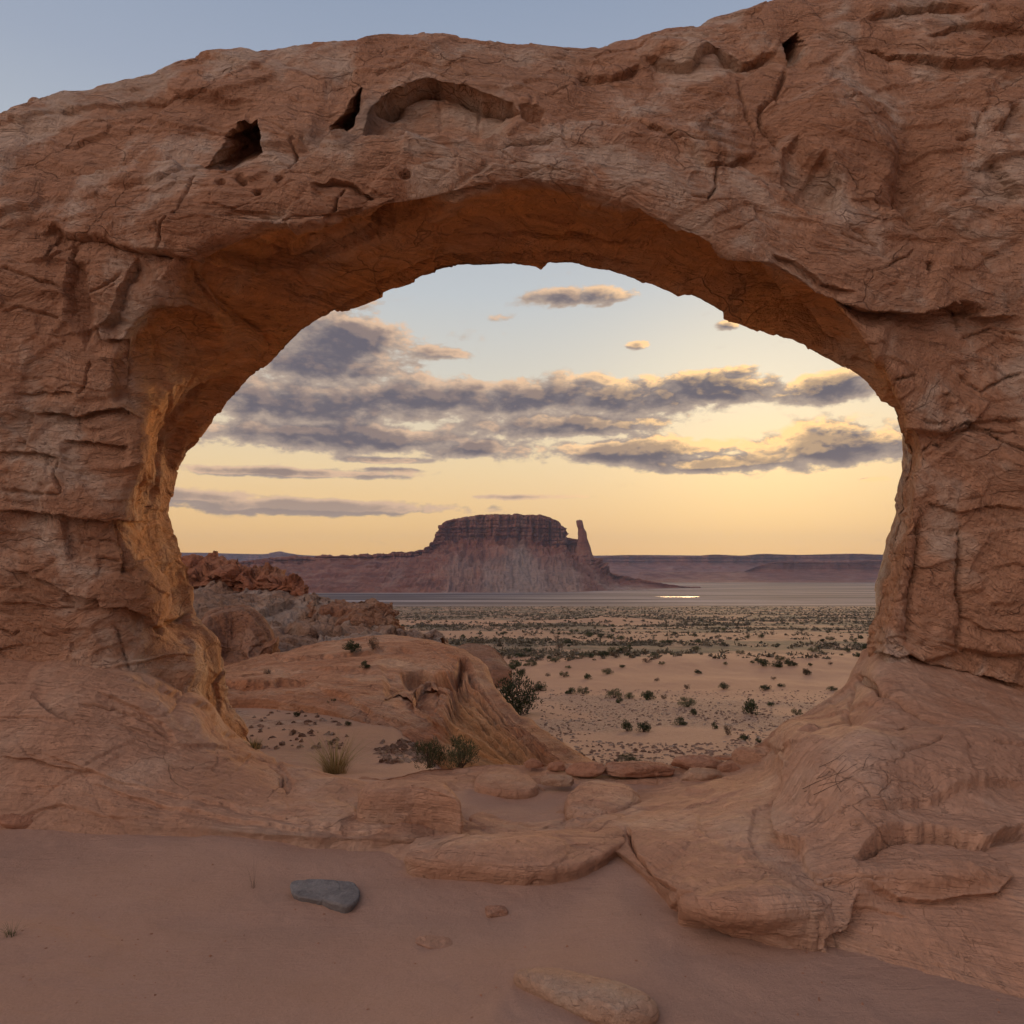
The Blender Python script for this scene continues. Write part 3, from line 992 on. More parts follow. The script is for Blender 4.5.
ap = patch('rock_apron', [A0, A1, A2, A3, A4, A5], 620, [30, 150, 130, 90, 12], M_APRON,
           relief=dict(big=0.05, blocks=0.02, cell=(2.2, 2.2, 0.5), layers=0.045, lay=0.22, crackA=0.014, fine=0.014, seed=5, dip=(0.28, -0.25, 1), warp=0.2, tilt=0.03),
           sculpt=left_sculpt, face=(0, -0.5, 1), parent=ARCH, even=2,
           attrs=lambda G, tu, tv: {'strata': tv[None, :] * 1.0 + 0 * G[..., 0] + 0.05 * fbm(G, 3, 5)})
tag(ap, 'sloping foot of pale cross-bedded rock')

# ------------------------------------------------------------------ centre sill and right apron
C1 = [atz(325, 790, -0.15), atz(400, 773, 0.12), atz(470, 767, 0.1), atz(540, 768, 0.08), atz(600, 770, 0.08), atz(660, 770, 0.1), atz(700, 768, 0.12),
      at(740, 760, 9.0), at(797, 727, 9.2), at(850, 690, 9.4), at(882, 645, 9.9), at(960, 650, 10), at(1060, 670, 10), at(1300, 700, 9.5)]
C0 = [p + np.array([0.0, 1.3, -1.5]) for p in C1]
C0b = [p + np.array([0.0, 0.35, -0.12]) for p in C1]
C2 = [atz(325, 805, -0.15), atz(405, 798, 0.12), atz(470, 792, 0.06), atz(540, 790, 0.05), atz(600, 790, 0.07), atz(655, 785, 0.12), atz(705, 780, 0.2),
      at(750, 776, 7.9), at(800, 748, 8.1), at(850, 708, 8.3), at(884, 672, 8.6), at(960, 682, 8.75), at(1060, 705, 8.7), at(1300, 740, 8.2)]
C3 = [atz(325, 825, -0.15), atz(408, 822, 0.08), atz(470, 817, 0.05), atz(540, 816, 0.05), atz(600, 812, 0.1), atz(655, 813, 0.18), atz(705, 812, 0.3),
      atz(760, 800, 0.45), atz(800, 778, 0.65), at(845, 758, 7.0), at(890, 748, 7.1), at(970, 758, 7.1), at(1060, 775, 6.8), at(1300, 800, 6.5)]
C4 = [atz(325, 838, -0.15), atz(405, 843, 0.07), atz(470, 840, 0.09), atz(540, 838, 0.09), atz(600, 830, 0.12), atz(650, 845, 0.2), atz(700, 860, 0.32),
      atz(765, 858, 0.42), atz(810, 852, 0.46), atz(855, 842, 0.52), atz(900, 840, 0.54), atz(980, 845, 0.54), atz(1060, 860, 0.45), atz(1300, 880, 0.4)]
C5 = [atz(325, 850, -0.15), atz(405, 862, 0.02), atz(470, 870, 0.07), atz(540, 870, 0.07), atz(598, 846, 0.10), atz(645, 876, 0.13), atz(690, 903, 0.28),
      atz(760, 908, 0.33), atz(820, 905, 0.33), atz(865, 903, 0.32), atz(920, 908, 0.3), atz(1000, 915, 0.27), atz(1080, 930, 0.25), atz(1300, 960, 0.2)]
C6 = [atz(325, 856, -0.2), atz(405, 868, -0.02), atz(470, 882, -0.02), atz(545, 882, -0.02), atz(604, 858, -0.02), atz(647, 896, -0.02), atz(688, 935, -0.02),
      atz(760, 955, -0.02), atz(820, 966, -0.02), atz(870, 976, -0.02), atz(930, 988, -0.02), atz(1010, 1004, -0.02), atz(1090, 1020, -0.02), atz(1300, 1060, -0.02)]
C7 = [p + np.array([0, -0.03, -0.35]) for p in C6]


def right_sculpt(s, tu, tv):
    z = lambda p: zt(p, 0.39453, 620, 640)
    c = lambda p: zt(p, 0.25391, 370, 620)
    s.step(z([(0, 470), (25, 480), (40, 540), (80, 600), (150, 640)]), 0.07, 22, 1)
    s.crack(z([(15, 470), (35, 530), (75, 595), (150, 640)]), 0.05, 1.6)
    s.step(z([(150, 640), (150, 700), (230, 740), (340, 775), (500, 815)]), 0.06, 8, 1)
    # nose-shaped bulge and the arched hollow
    s.bump(842, 780, 62, 40, 0.30, rot=35, pw=3)
    s.bump(950, 770, 90, 34, 0.26, rot=-5, pw=3)
    s.step(z([(440, 345), (400, 390), (380, 440), (390, 480), (450, 505), (470, 500)]), 0.16, 14, 1)
    s.step(z([(455, 505), (470, 560), (500, 600), (600, 600)]), 0.05, 12, 1)
    s.step(z([(585, 550), (650, 500), (720, 475), (800, 468), (870, 478), (930, 495), (1000, 470), (1060, 455)]), 0.20, 20, 1, w=1.2)
    s.crack(z([(600, 548), (660, 498), (720, 476), (800, 469), (870, 479), (930, 492)]), 0.14, 1.6)
    s.step(z([(600, 600), (700, 640), (800, 655), (960, 640), (1000, 600), (985, 550)]), 0.08, 10, 1)
    s.bump(935, 872, 70, 16, 0.10, pw=4)
    s.step(z([(620, 470), (750, 430), (870, 400), (960, 385), (1050, 375)]), 0.10, 9, 1)
    s.crack(z([(680, 375), (740, 355), (810, 320)]), 0.04, 1.3)
    s.crack(z([(940, 322), (990, 318), (1060, 305)]), 0.06, 1.6)
    s.crack(z([(700, 250), (720, 240)]), 0.10, 1.6)
    s.crack(z([(330, 570), (420, 580), (490, 585), (600, 598), (680, 612)]), 0.03, 1.2)
    # block with a broken right end
    s.step(z([(603, 635), (600, 700), (580, 735), (520, 760), (530, 830)]), 0.10, 14, -1)
    s.step(z([(600, 650), (660, 665), (740, 690)]), 0.04, 9, 1)
    s.step(z([(160, 700), (240, 720), (320, 745), (420, 750), (520, 755)]), 0.05, 6, 1)
    s.bump(760, 905, 60, 20, 0.06, pw=4)
    # stacked joints under the pillar
    s.step(z([(360, 250), (400, 290), (420, 300), (380, 318), (330, 315)]), 0.12, 9, 1)
    s.step(z([(480, 300), (530, 260), (550, 225), (560, 180)]), 0.14, 10, 1)
    s.bump(792, 740, 24, 12, 0.10, rot=-30, pw=3)
    s.crack(z([(595, 90), (640, 115), (700, 140), (760, 195), (850, 240), (950, 255)]), 0.12, 1.8, lip=0.04)
    s.pocket(z([(600, 88), (640, 105), (635, 116), (605, 108)]), 0.25, 3)
    s.crack(z([(560, 240), (575, 170), (590, 110)]), 0.06, 1.4)
    s.step(z([(360, 560), (320, 500), (330, 430), (440, 340)]), 0.04, 14, 1)
    # centre slabs
    s.step(c([(120, 940), (180, 965), (300, 985), (430, 1010)]), 0.05, 5, 1)
    s.bump(500, 856, 70, 16, 0.05, pw=4)
    s.step(c([(110, 930), (190, 870), (300, 850), (500, 850), (700, 870)]), 0.05, 9, -1)
    s.step(c([(-10, 640), (150, 620), (300, 640), (330, 720), (400, 795)]), 0.10, 12, -1)
    s.crack(c([(300, 640), (320, 710), (360, 750), (400, 790)]), 0.07, 1.6)
    s.crack(c([(430, 655), (440, 690), (520, 712), (600, 720)]), 0.06, 1.5)
    s.step(c([(400, 610), (470, 575), (520, 580), (560, 610)]), 0.05, 7, 1)
    s.bump(490, 795, 50, 10, -0.05)
    s.step(c([(760, 740), (800, 690), (810, 620)]), 0.10, 8, -1)
    s.pocket(c([(745, 690), (800, 650), (805, 690), (770, 745)]), 0.08, 4)
    s.step(c([(520, 810), (620, 820), (730, 790), (800, 740)]), 0.03, 5, 1)
    s.pocket(c([(760, 890), (860, 880), (930, 920), (900, 970), (800, 970)]), 0.03, 8)


ap2 = patch('rock_apron', [C0, C0b, C1, C2, C3, C4, C5, C6, C7], 1050, [8, 8, 60, 100, 100, 110, 90, 8], M_APRON,
            relief=dict(big=0.045, blocks=0.03, cell=(1.7, 1.7, 0.8), layers=0.010, lay=0.4, crackA=0.008, tilt=0.03, fine=0.012, seed=8, dip=(-0.15, -0.2, 1), warp=0.25),
            sculpt=right_sculpt, face=(0, -0.5, 1), parent=ARCH, even=5,
            attrs=lambda G, tu, tv: {'strata': tv[None, :] * 0.5 + 0 * G[..., 0] + 0.05 * fbm(G * 0.5, 2, 5)})
tag(ap2, 'smooth rounded rock foot with an arched hollow')

# ================================================================== GROUND
L_Y = [0, 8.8, 10, 13, 20, 26, 34, 50, 70, 110, 180, 350, 700, 1300, 2200, 1e4]
L_Z = [0, 0, -.22, -.66, -1.15, -1.4, -2.2, -5.0, -9, -11, -15, -24, -39, -60, -62, -63]
R_Y = [0, 8.8, 9.6, 12, 18, 30, 45, 70, 110, 180, 350, 700, 1300, 2200, 1e4]
R_Z = [0, 0, -.15, -1.0, -2.8, -4.95, -6.7, -9, -11, -15, -24, -39, -60, -62, -63]


def ground_z(X, Y):
    X = np.asarray(X, float)
    Y = np.asarray(Y, float)
    yy = np.maximum(Y, 0.0)
    lw = 1 - sstep(-0.16, -0.02, X / np.maximum(Y, 1.0))
    z = lw * np.interp(yy, L_Y, L_Z) + (1 - lw) * np.interp(yy, R_Y, R_Z)
    P = np.stack([X, Y, 0 * X], -1)
    r = np.hypot(X, Y)
    n = 0.04 * fbm(P * 0.4, 3, 5) + 0.018 * fbm(P * np.array([1.0, 2.2, 1]), 4, 6)
    z = z + n * (1 - sstep(9, 14, Y))
    ter = 0.5 + fbm(P * np.array([0.22, 0.5, 1]), 3, 15)
    k_ = ter * 5
    z = z + 0.012 * (np.floor(k_) + sstep(0.0, 0.22, k_ - np.floor(k_)) - 3) * sstep(3.2, 4.0, r) * (1 - sstep(8, 10, Y)) * (Y > 0)
    z = z + 0.06 * np.exp(-((Y - 6.75) / 0.45) ** 2) * (1 - sstep(-1.6, -0.6, X)) * (0.6 + 0.5 * noise(P * 0.8, 17))
    far = sstep(10, 30, Y)
    z = z + far * (0.35 * fbm(P * 0.06, 3, 7) + 0.06 * fbm(P * 0.5, 3, 8)) * (1 - sstep(900, 1300, r)) * (0.4 + 0.6 * sstep(30, 60, Y))
    a = X / np.maximum(Y, 1.0)
    # pale dune and a dark knoll in the middle distance
    z = z + 0.9 * np.exp(-((Y - 104) / 14) ** 2) * sstep(0.0, 0.12, a) * (1 - sstep(0.38, 0.6, a))
    z = z + 2.5 * np.exp(-((Y - 380) / 30) ** 2) * np.exp(-((a - 0.13) / 0.09) ** 2)
    z = z + 0.9 * np.exp(-((Y - 27) / 5) ** 2 - ((a - 0.055) / 0.03) ** 2)
    return z


az = np.concatenate([np.linspace(-180, -48, 40, endpoint=False), np.linspace(-48, 48, 720, endpoint=False), np.linspace(48, 180, 41)]) * math.pi / 180
rr = np.concatenate([np.linspace(0.02, 3.2, 24, endpoint=False), np.geomspace(3.2, 9000, 820)])
AZ, RR = np.meshgrid(az, rr, indexing='ij')
GX, GY = RR * np.sin(AZ), RR * np.cos(AZ)
GZ = ground_z(GX, GY)
GZ = np.where(RR > 7000, GZ, GZ)
Pn = np.stack([GX, GY, 0 * GX], -1)
AA = GX / np.maximum(GY, 1)
wob = fbm(Pn * np.array([0.03, 0.03, 1]), 4, 21)
YW = GY * (1 + 0.18 * wob)
gravel = sstep(17, 21, YW) * (1 - sstep(58, 72, YW)) * (0.25 + 0.75 * sstep(-0.2, 0.25, fbm(Pn * 0.12, 3, 22)))
gravel = np.where(AA < -0.08, sstep(16, 19, YW) * (1 - sstep(23, 26, YW)) * sstep(-0.1, 0.2, fbm(Pn * 0.3, 3, 23) + 0.1), gravel)
scrub = sstep(112, 130, YW) * (1 - 0.75 * sstep(175, 190, YW) * (1 - sstep(225, 250, YW))) * (1 - 0.9 * sstep(330, 350, YW) * (1 - sstep(400, 430, YW)) * (1 - sstep(0.18, 0.25, AA)))
scrub = scrub * (1 - sstep(980, 1080, GY * (1 + 0.03 * wob)))
playa = sstep(1000, 1060, GY * (1 + 0.03 * wob))
GV = np.stack([GX, GY, GZ], -1)
Fq = grid_faces(len(az), len(rr))[:, ::-1]
me = mesh_from('ground', GV, Fq, [M_GROUND], {'gravel': gravel, 'scrub': scrub, 'playa': playa})
GROUND = tag(link('ground', me), kind='structure')
# ================================================================== MIDDLE DISTANCE ROCKS
def mid_rows(*rows):
    return [np.array([at(*p) for p in r]) for r in rows]


def shift(row, d):
    return np.array(row) + np.array(d)


# --- swirling banded outcrop behind the sill
W1 = [at(*p) for p in [(196, 672, 24), (235, 664, 26), (270, 655, 28), (330, 643, 31), (395, 637, 32), (440, 645, 30), (466, 655, 26), (480, 674, 22), (500, 699, 18), (530, 727, 15), (565, 755, 12.4), (584, 770, 11.4)]]
W2 = [at(*p) for p in [(196, 680, 22), (235, 672, 23.5), (270, 667, 24.5), (330, 661, 25), (395, 660, 25), (432, 668, 23.5), (450, 679, 20.5), (463, 699, 17.6), (486, 721, 15.2), (515, 744, 13.2), (550, 762, 11.8), (576, 773, 11)]]
W3 = [at(*p) for p in [(196, 690, 20), (235, 690, 20), (270, 690, 20), (330, 699, 18.6), (385, 717, 16.6), (420, 730, 15.2), (436, 736, 14.4), (448, 742, 13.8), (470, 752, 12.9), (502, 764, 12), (536, 775, 11.2), (566, 782, 10.7)]]
W1b = shift(W1, (0.4, 1.5, -0.5))
W0 = shift(W1, (1.0, 5, -3.5))
W4 = shift(W3, (0, -0.8, -0.6))


def wave_sculpt(s, tu, tv):
    z5 = lambda p: zt(p, 0.25391, 170, 500)
    c = lambda p: zt(p, 0.25391, 370, 620)
    s.pocket(c([(165, 232), (215, 230), (252, 262), (250, 294), (195, 280)]), 3.0, 2.0, hole=True)
    s.pocket(c([(65, 322), (110, 298), (152, 300), (166, 340), (120, 330), (80, 334)]), 2.2, 2.0, hole=True)
    s.step(c([(120, 200), (180, 185), (290, 205), (330, 190), (350, 150), (385, 160)]), 0.9, 8, 1)
    s.step(c([(60, 300), (110, 290), (160, 270), (170, 330), (240, 380)]), 0.35, 12, -1)
    s.step(z5([(200, 700), (300, 720), (400, 712), (520, 700), (560, 690)]), 0.4, 7, 1)
    s.step(z5([(380, 612), (470, 615), (560, 610), (700, 600), (900, 580), (1000, 600)]), 0.3, 5, 1)
    s.step(z5([(200, 655), (400, 660), (600, 660), (760, 670), (960, 690)]), 0.15, 8, 1)
    s.step(z5([(560, 730), (700, 780), (800, 840), (950, 880)]), 0.18, 10, 1)
    s.step(c([(160, 260), (160, 330), (260, 410), (420, 480)]), 0.18, 14, 1)
    s.step(c([(290, 200), (300, 280), (400, 350), (540, 430), (700, 540)]), 0.13, 9, 1)
    s.step(c([(350, 200), (380, 260), (450, 340), (600, 440), (720, 540)]), 0.10, 6, -1)
    s.step(c([(420, 200), (440, 260), (500, 320), (620, 400)]), 0.18, 8, -1)
    s.crack(c([(370, 170), (400, 175), (420, 210), (440, 250)]), 0.25, 1.6)
    s.step(c([(360, 150), (400, 165), (415, 205), (440, 240)]), 0.3, 8, 1)


def wave_flow(G, tu, tv):
    c = tv[None, :] * 1.0 + 0.04 * fbm(G * 0.3, 2, 5) + 0.012 * tu[:, None]
    L1 = np.stack([c * 9, 0.12 * tu[:, None] + 0 * c, 0 * c], -1)
    L2 = np.stack([c * 26, 0.25 * tu[:, None] + 0 * c, 0 * c], -1)
    w = (0.4 + 0.6 * sstep(5.2, 6.4, tu))[:, None] * (sstep(1.8, 2.2, tv) * (1 - sstep(4.0, 4.8, tv)))[None, :]
    w = w * (1 - 0.6 * sstep(8, 10, tu))[:, None]
    fl = sstep(5.5, 7.0, tu)[:, None] * np.exp(-((tv[None, :] - 3.0) / 0.75) ** 2)
    return (0.26 * np.abs(noise(L1, 3)) + 0.07 * noise(L2, 4)) * w - 0.40 * fl


WAVE = patch('banded_outcrop', [W0, W1b, W1, W2, W3, W4], 620, [10, 8, 110, 130, 14], M_WAVE,
             relief=dict(big=0.08, blocks=0.04, cell=(2, 2, 0.8), layers=0.16, lay=0.75, crackA=0.03, fine=0.02, seed=11, dip=(0.1, 0, 1), warp=0.2),
             sculpt=wave_sculpt, face=(0, -1, 0.6), extra=wave_flow, cave=(-0.05, 1.0, -0.05),
             attrs=lambda G, tu, tv: {'strata': tv[None, :] * 0.9 + 0.02 * G[..., 0] + 0.06 * fbm(G * 0.5, 3, 5), 'glow_and_tint': sstep(5.8, 7.2, tu)[:, None] * sstep(2.2, 3.0, tv)[None, :] * 0.9})
tag(WAVE, 'swirling banded sandstone outcrop with small caves beyond the rock sill', 'rock outcrop')


def ridge(name, mat, top, bot, label, cat, back=(0, 6, -4), relief=None, nu=300, nv=110, sculpt=None, front=(0, -1, -1.0), midbulge=0.3, attrs=None):
    T = np.array([at(*p) for p in top])
    B = np.array([at(*p) for p in bot])
    M = T * 0.5 + B * 0.5
    M[:, 1] -= midbulge
    M[:, 2] += midbulge * 0.3
    rr_ = [shift(T, back), shift(T, (0, back[1] * 0.2, back[2] * 0.05)), T, M, B, shift(B, front)]
    rl = dict(big=0.5, bigs=0.3, blocks=0.5, cell=(2.2, 2.2, 1.0), layers=0.25, lay=0.8, crackA=0.15, fine=0.08, warp=0.4)
    rl.update(relief or {})
    o = patch(name, rr_, nu, [6, 5, nv, nv, 6], mat, relief=rl, sculpt=sculpt, face=(0, -1, 0.5), attrs=attrs)
    return tag(o, label, cat)


RIDGE = ridge('rocky_ridge', M_RIDGE,
              [(140, 586, 64), (190, 587, 62), (230, 589, 60), (270, 592, 58), (305, 598, 55), (335, 608, 50), (375, 622, 44), (400, 630, 40), (425, 640, 36), (440, 648, 33)],
              [(140, 650, 38), (190, 650, 37), (230, 655, 35), (270, 655, 34), (305, 648, 35), (335, 644, 35), (375, 640, 35), (400, 641, 34), (425, 650, 32), (440, 656, 31)],
              'grey and brown rubbly ridge below the orange caprock, beyond the left pillar', 'ridge',
              relief=dict(seed=14, blocks=0.9, big=0.7))


def cap_sculpt(s, tu, tv):
    z5 = lambda p: zt(p, 0.25391, 170, 500)
    s.step(z5([(60, 345), (140, 350), (220, 362), (300, 370), (360, 372)]), 1.2, 8, 1)
    s.step(z5([(70, 290), (110, 300), (200, 310), (260, 330)]), 0.9, 6, 1)
    s.pocket(z5([(240, 315), (270, 320), (265, 338), (240, 332)]), 1.0, 3)
    s.crack(z5([(325, 290), (330, 360)]), 0.9, 1.6)
    s.step(z5([(330, 300), (400, 305), (460, 335), (520, 350)]), 0.7, 6, 1)


CAP = ridge('caprock_ledge', M_CAP,
            [(140, 567, 63), (183, 564, 62), (220, 563, 61), (242, 565, 60), (258, 571, 59), (270, 572, 58), (285, 577, 57), (296, 583, 56), (303, 592, 55), (309, 601, 54)],
            [(140, 594, 61), (183, 594, 59), (220, 596, 58), (242, 597, 57), (258, 599, 56), (270, 599, 55.5), (285, 601, 55), (296, 602, 54.5), (303, 603, 54), (309, 606, 53)],
            'orange red caprock ledge crowning the rubbly ridge at left', 'rock ledge', back=(0, 5, -2.5),
            relief=dict(seed=17, blocks=1.3, cell=(2.6, 2.6, 0.8), layers=1.0, lay=1.0, crackA=0.5), sculpt=cap_sculpt, midbulge=1.0, nu=260, nv=70)

KNOB = ridge('blocky_outcrop', M_KNOB,
             [(312, 607, 48), (322, 603, 47), (331, 601, 46.5), (346, 602, 46), (360, 601, 45.5), (374, 601, 45), (384, 606, 44.5), (391, 617, 44), (397, 632, 43)],
             [(312, 628, 45), (322, 630, 44), (331, 632, 43), (346, 634, 42), (360, 635, 41.5), (374, 635, 41.5), (384, 635, 41.5), (391, 636, 42), (397, 638, 42.5)],
             'brown blocky rock knob at the right end of the ridge', 'rock outcrop', back=(0, 4, -3),
             relief=dict(seed=21, blocks=0.9, cell=(1.8, 1.8, 1.3), layers=0.3, lay=0.9), midbulge=0.8, nu=220, nv=70)


def alc_sculpt(s, tu, tv):
    s.pocket([(208, 652), (210, 632), (218, 619), (234, 616), (250, 621), (258, 632), (266, 648), (271, 659), (212, 662)], 1.3, 7)
    s.step([(203, 633), (213, 618), (232, 613), (250, 617), (262, 632), (274, 658)], 0.3, 6, 1)


ALC = ridge('alcove_rock', M_KNOB,
            [(198, 634, 33), (204, 622, 33), (213, 614, 33), (228, 611, 33), (242, 612, 33), (254, 619, 32.5), (263, 632, 32), (270, 647, 31.5), (277, 660, 31)],
            [(198, 662, 30), (204, 663, 30), (213, 664, 30), (228, 664, 30), (242, 664, 30), (254, 663, 30), (263, 663, 30), (270, 662, 30), (277, 663, 30)],
            'rounded rock with a shallow dark orange alcove, beside the left pillar', 'alcove rock', back=(0, 4, -3),
            relief=dict(seed=24, blocks=0.1, cell=(2, 2, 1.3), layers=0.08, lay=0.5, big=0.2, crackA=0.05, fine=0.04), sculpt=alc_sculpt, midbulge=0.8, nu=240, nv=80)

DOME = ridge('rock_dome', M_KNOB,
             [(450, 654, 84), (458, 648, 84), (468, 645, 84), (480, 646, 84), (492, 649, 83), (500, 655, 82), (506, 664, 80), (512, 671, 77)],
             [(450, 674, 77), (458, 675, 76), (468, 675, 75), (480, 675, 75), (492, 674, 75), (500, 674, 75), (506, 674, 75), (512, 674, 75)],
             'low red brown rock dome right of the banded outcrop crest', 'rock dome', back=(0, 4, -3),
             relief=dict(seed=27, blocks=0.05, layers=0.06, big=0.1, crackA=0.04, fine=0.04), midbulge=1.0, nu=140, nv=50)


# ================================================================== SLABS AND LOOSE STONES NEAR THE SILL
def zloop(pts, z):
    return [atz(x, y, z) for x, y in pts]


o = slab_rock('boulder', zloop([(358, 786), (372, 780), (395, 779), (425, 780), (446, 782), (455, 789), (461, 800), (447, 797), (420, 794), (390, 794), (364, 793)], 0.40), 0.40, -0.1, M_APRON, bev=0.10, seed=31, lean=0.02, relief=dict(big=0.015, blocks=0.015))
tag(o, 'pale blocky boulder set in the rock sill below the green bushes', 'boulder')
o = slab_rock('rock_slab', zloop([(403, 857), (425, 846), (450, 839), (490, 834), (545, 831), (595, 832), (628, 840), (612, 852), (590, 863), (560, 870), (520, 872), (470, 868), (430, 864)], 0.13), 0.15, -0.1, M_APRON, bev=0.045, seed=32, dome=0.05, lean=0.0)
tag(o, 'wide low smooth slab at the front edge of the rock sill', 'rock slab')
o = slab_rock('rock_ledge', zloop([(676, 884), (686, 872), (712, 866), (745, 868), (790, 871), (830, 869), (855, 868), (857, 880), (850, 893), (836, 897), (828, 908), (800, 909), (760, 902), (720, 893), (690, 890)], 0.33), 0.33, -0.03, M_APRON, bev=0.035, seed=33, dome=0.02, lean=0.0)
tag(o, 'thick pinkish ledge block with a broken right end, lower right', 'rock ledge')


_HY = np.geomspace(2.0, 2000, 1400)
_HA = np.linspace(-0.75, 0.75, 151)
_HG = ground_z(_HA[:, None] * _HY[None], _HY[None] + 0 * _HA[:, None])


def hits(px, py):
    """the same for many pixels at once, from a table of the ground"""
    x, y, z = ray(px, py)
    a = np.clip((x / y + 0.75) / 0.01, 0, 149.99)
    k = a.astype(int)
    f = (a - k)[:, None]
    g = _HG[k] * (1 - f) + _HG[k + 1] * f
    Zr = CAMZ + _HY[None] * (z / y)[:, None]
    b = Zr < g
    j = np.where(b.any(1), b.argmax(1), len(_HY) - 1)
    Y = _HY[j]
    X = Y * x / y
    return np.stack([X, Y, ground_z(X, Y)], -1)


def hit(px, py, zf=None, ymax=2000):
    """where the view line through a pixel meets the ground"""
    x, y, z = ray(px, py)
    Y = np.geomspace(2.0, ymax, 3000)
    Zr = CAMZ + Y * z / y
    Xr = Y * x / y
    g = ground_z(Xr, Y) if zf is None else np.full_like(Y, zf)
    below = np.where(Zr < g)[0]
    k = below[0] if len(below) else len(Y) - 1
    return np.array([Xr[k], Y[k], g[k]])


def stone(px, pyb, wpx, hpx, mat, label, seed, zf=None, depth=0.7, boxy=2.6, name='stone', cat='stone', group=None, rot=0.0, sink=0.12, hscale=1.0, **kw):
    b = hit(px, pyb, zf)
    sc = b[1] / FPX
    w = wpx * sc
    h = max(hpx * sc * hscale, 0.01)
    me = rock_mesh(name, mat, (w, w * depth, h / (1 - 0.35 * .5)), seed, boxy, rot=rot, **kw)
    o = link(name, me, None, (b[0], b[1] + w * depth * 0.4, b[2] - sink * h))
    return tag(o, label, cat, group)


o = slab_rock('stone', zloop([(289, 884), (296, 879), (315, 879), (335, 880), (353, 882), (360, 889), (358, 899), (347, 905), (332, 902), (312, 897), (293, 893)], 0.048), 0.048, -0.03, M_GREY, bev=0.016, seed=41, dome=0.006, lean=0.0, relief=dict(big=0.006, blocks=0.012, cell=(.3, .3, .2), layers=0.004, lay=0.05, crackA=0.003, fine=0.003))
tag(o, 'flat blue grey slab of stone lying on the sand', 'stone')
o = slab_rock('stone', zloop([(513, 972), (525, 967), (555, 968), (590, 974), (622, 982), (646, 992), (657, 1003), (650, 1012), (628, 1017), (600, 1012), (570, 1001), (538, 987)], 0.09), 0.09, -0.03, M_STONE, bev=0.045, seed=42, dome=0.04, lean=0.0, relief=dict(big=0.008, blocks=0.008, layers=0.004, lay=0.06, crackA=0.003, fine=0.004))
tag(o, 'long flat tan stone half buried at the bottom of the picture', 'stone')
o = slab_rock('rock_slab', zloop([(474, 783), (480, 772), (500, 767), (522, 769), (533, 777), (537, 788), (512, 791), (488, 789)], 0.10), 0.10, -0.1, M_APRON, bev=0.05, seed=52, dome=0.03, lean=0.02, relief=dict(big=0.015, blocks=0.02))
tag(o, 'low rounded slab of the sill just behind the wide smooth slab', 'rock slab')
o = slab_rock('rock_slab', zloop([(566, 805), (570, 790), (582, 781), (606, 780), (632, 786), (640, 798), (622, 810), (590, 815)], 0.14), 0.14, -0.1, M_APRON, bev=0.08, seed=53, dome=0.04, lean=0.0, relief=dict(big=0.02, blocks=0.02))
tag(o, 'raised hump of the sill below the long orange slab', 'rock slab')
stone(495, 918, 24, 14, M_REDSTONE, 'small rounded red stone on the sand beneath the wide slab', 43, depth=0.8, hscale=0.6)
stone(432, 948, 38, 12, M_REDSTONE, 'low sand coloured stone almost buried, between the grey slab and the tan stone', 44, depth=0.7, sink=0.45, hscale=0.7)
stone(705, 1006, 19, 5, M_GREY, 'tiny thin grey stone flake at lower right of the long tan stone', 45, zf=0.0, depth=0.5, hscale=0.7)
stone(15, 829, 56, 18, M_REDSTONE, 'flat red brown rock at the foot of the left slope', 46, depth=0.6, boxy=3.5, hscale=0.8)
zs = 0.10
for (px, pyb, w, h, lab, bx, mat) in [
    (641, 776, 70, 12, 'longest of the flat orange slabs lying along the back of the sill', 2.6, M_REDSTONE),
    (699, 769, 50, 14, 'plump oblong orange stone lying on the back edge of the sill', 2.3, M_REDSTONE),
    (724, 760, 20, 4, 'thin dark flake of stone behind the plump oblong stone', 2.4, M_REDSTONE),
    (703, 782, 44, 13, 'low tan stone in front of the plump oblong stone', 2.6, M_STONE),
    (731, 773, 24, 11, 'small block wedged against the rising right hand rock', 3.0, M_REDSTONE),
    (534, 767, 19, 9, 'rounded brown cobble at the left end of the sill stones', 2.2, M_REDSTONE),
    (557, 770, 19, 9, 'rounded brown cobble beside the tapering tip of the banded outcrop', 2.3, M_REDSTONE),
    (589, 775, 42, 13, 'brown loaf shaped stone between the cobbles and the long slab', 2.3, M_REDSTONE),
    (558, 785, 32, 10, 'flat stone with a dark hollow under it, below the two cobbles', 3.2, M_STONE),
    (373, 841 - 30, 16, 8, 'small chip of rock against the pale blocky boulder', 2.5, M_STONE)]:
    stone(px, pyb, w, h, mat, lab, int(px), zf=zs, depth=0.55, boxy=bx, cuts=4, name='sill_stone', sink=0.1, hscale=1.0)
stone(764, 768, 48, 24, M_APRON, 'pale boulder resting on the sill at the foot of the right slope', 61, zf=0.15, depth=0.8, boxy=3, cuts=4, name='boulder', cat='boulder')
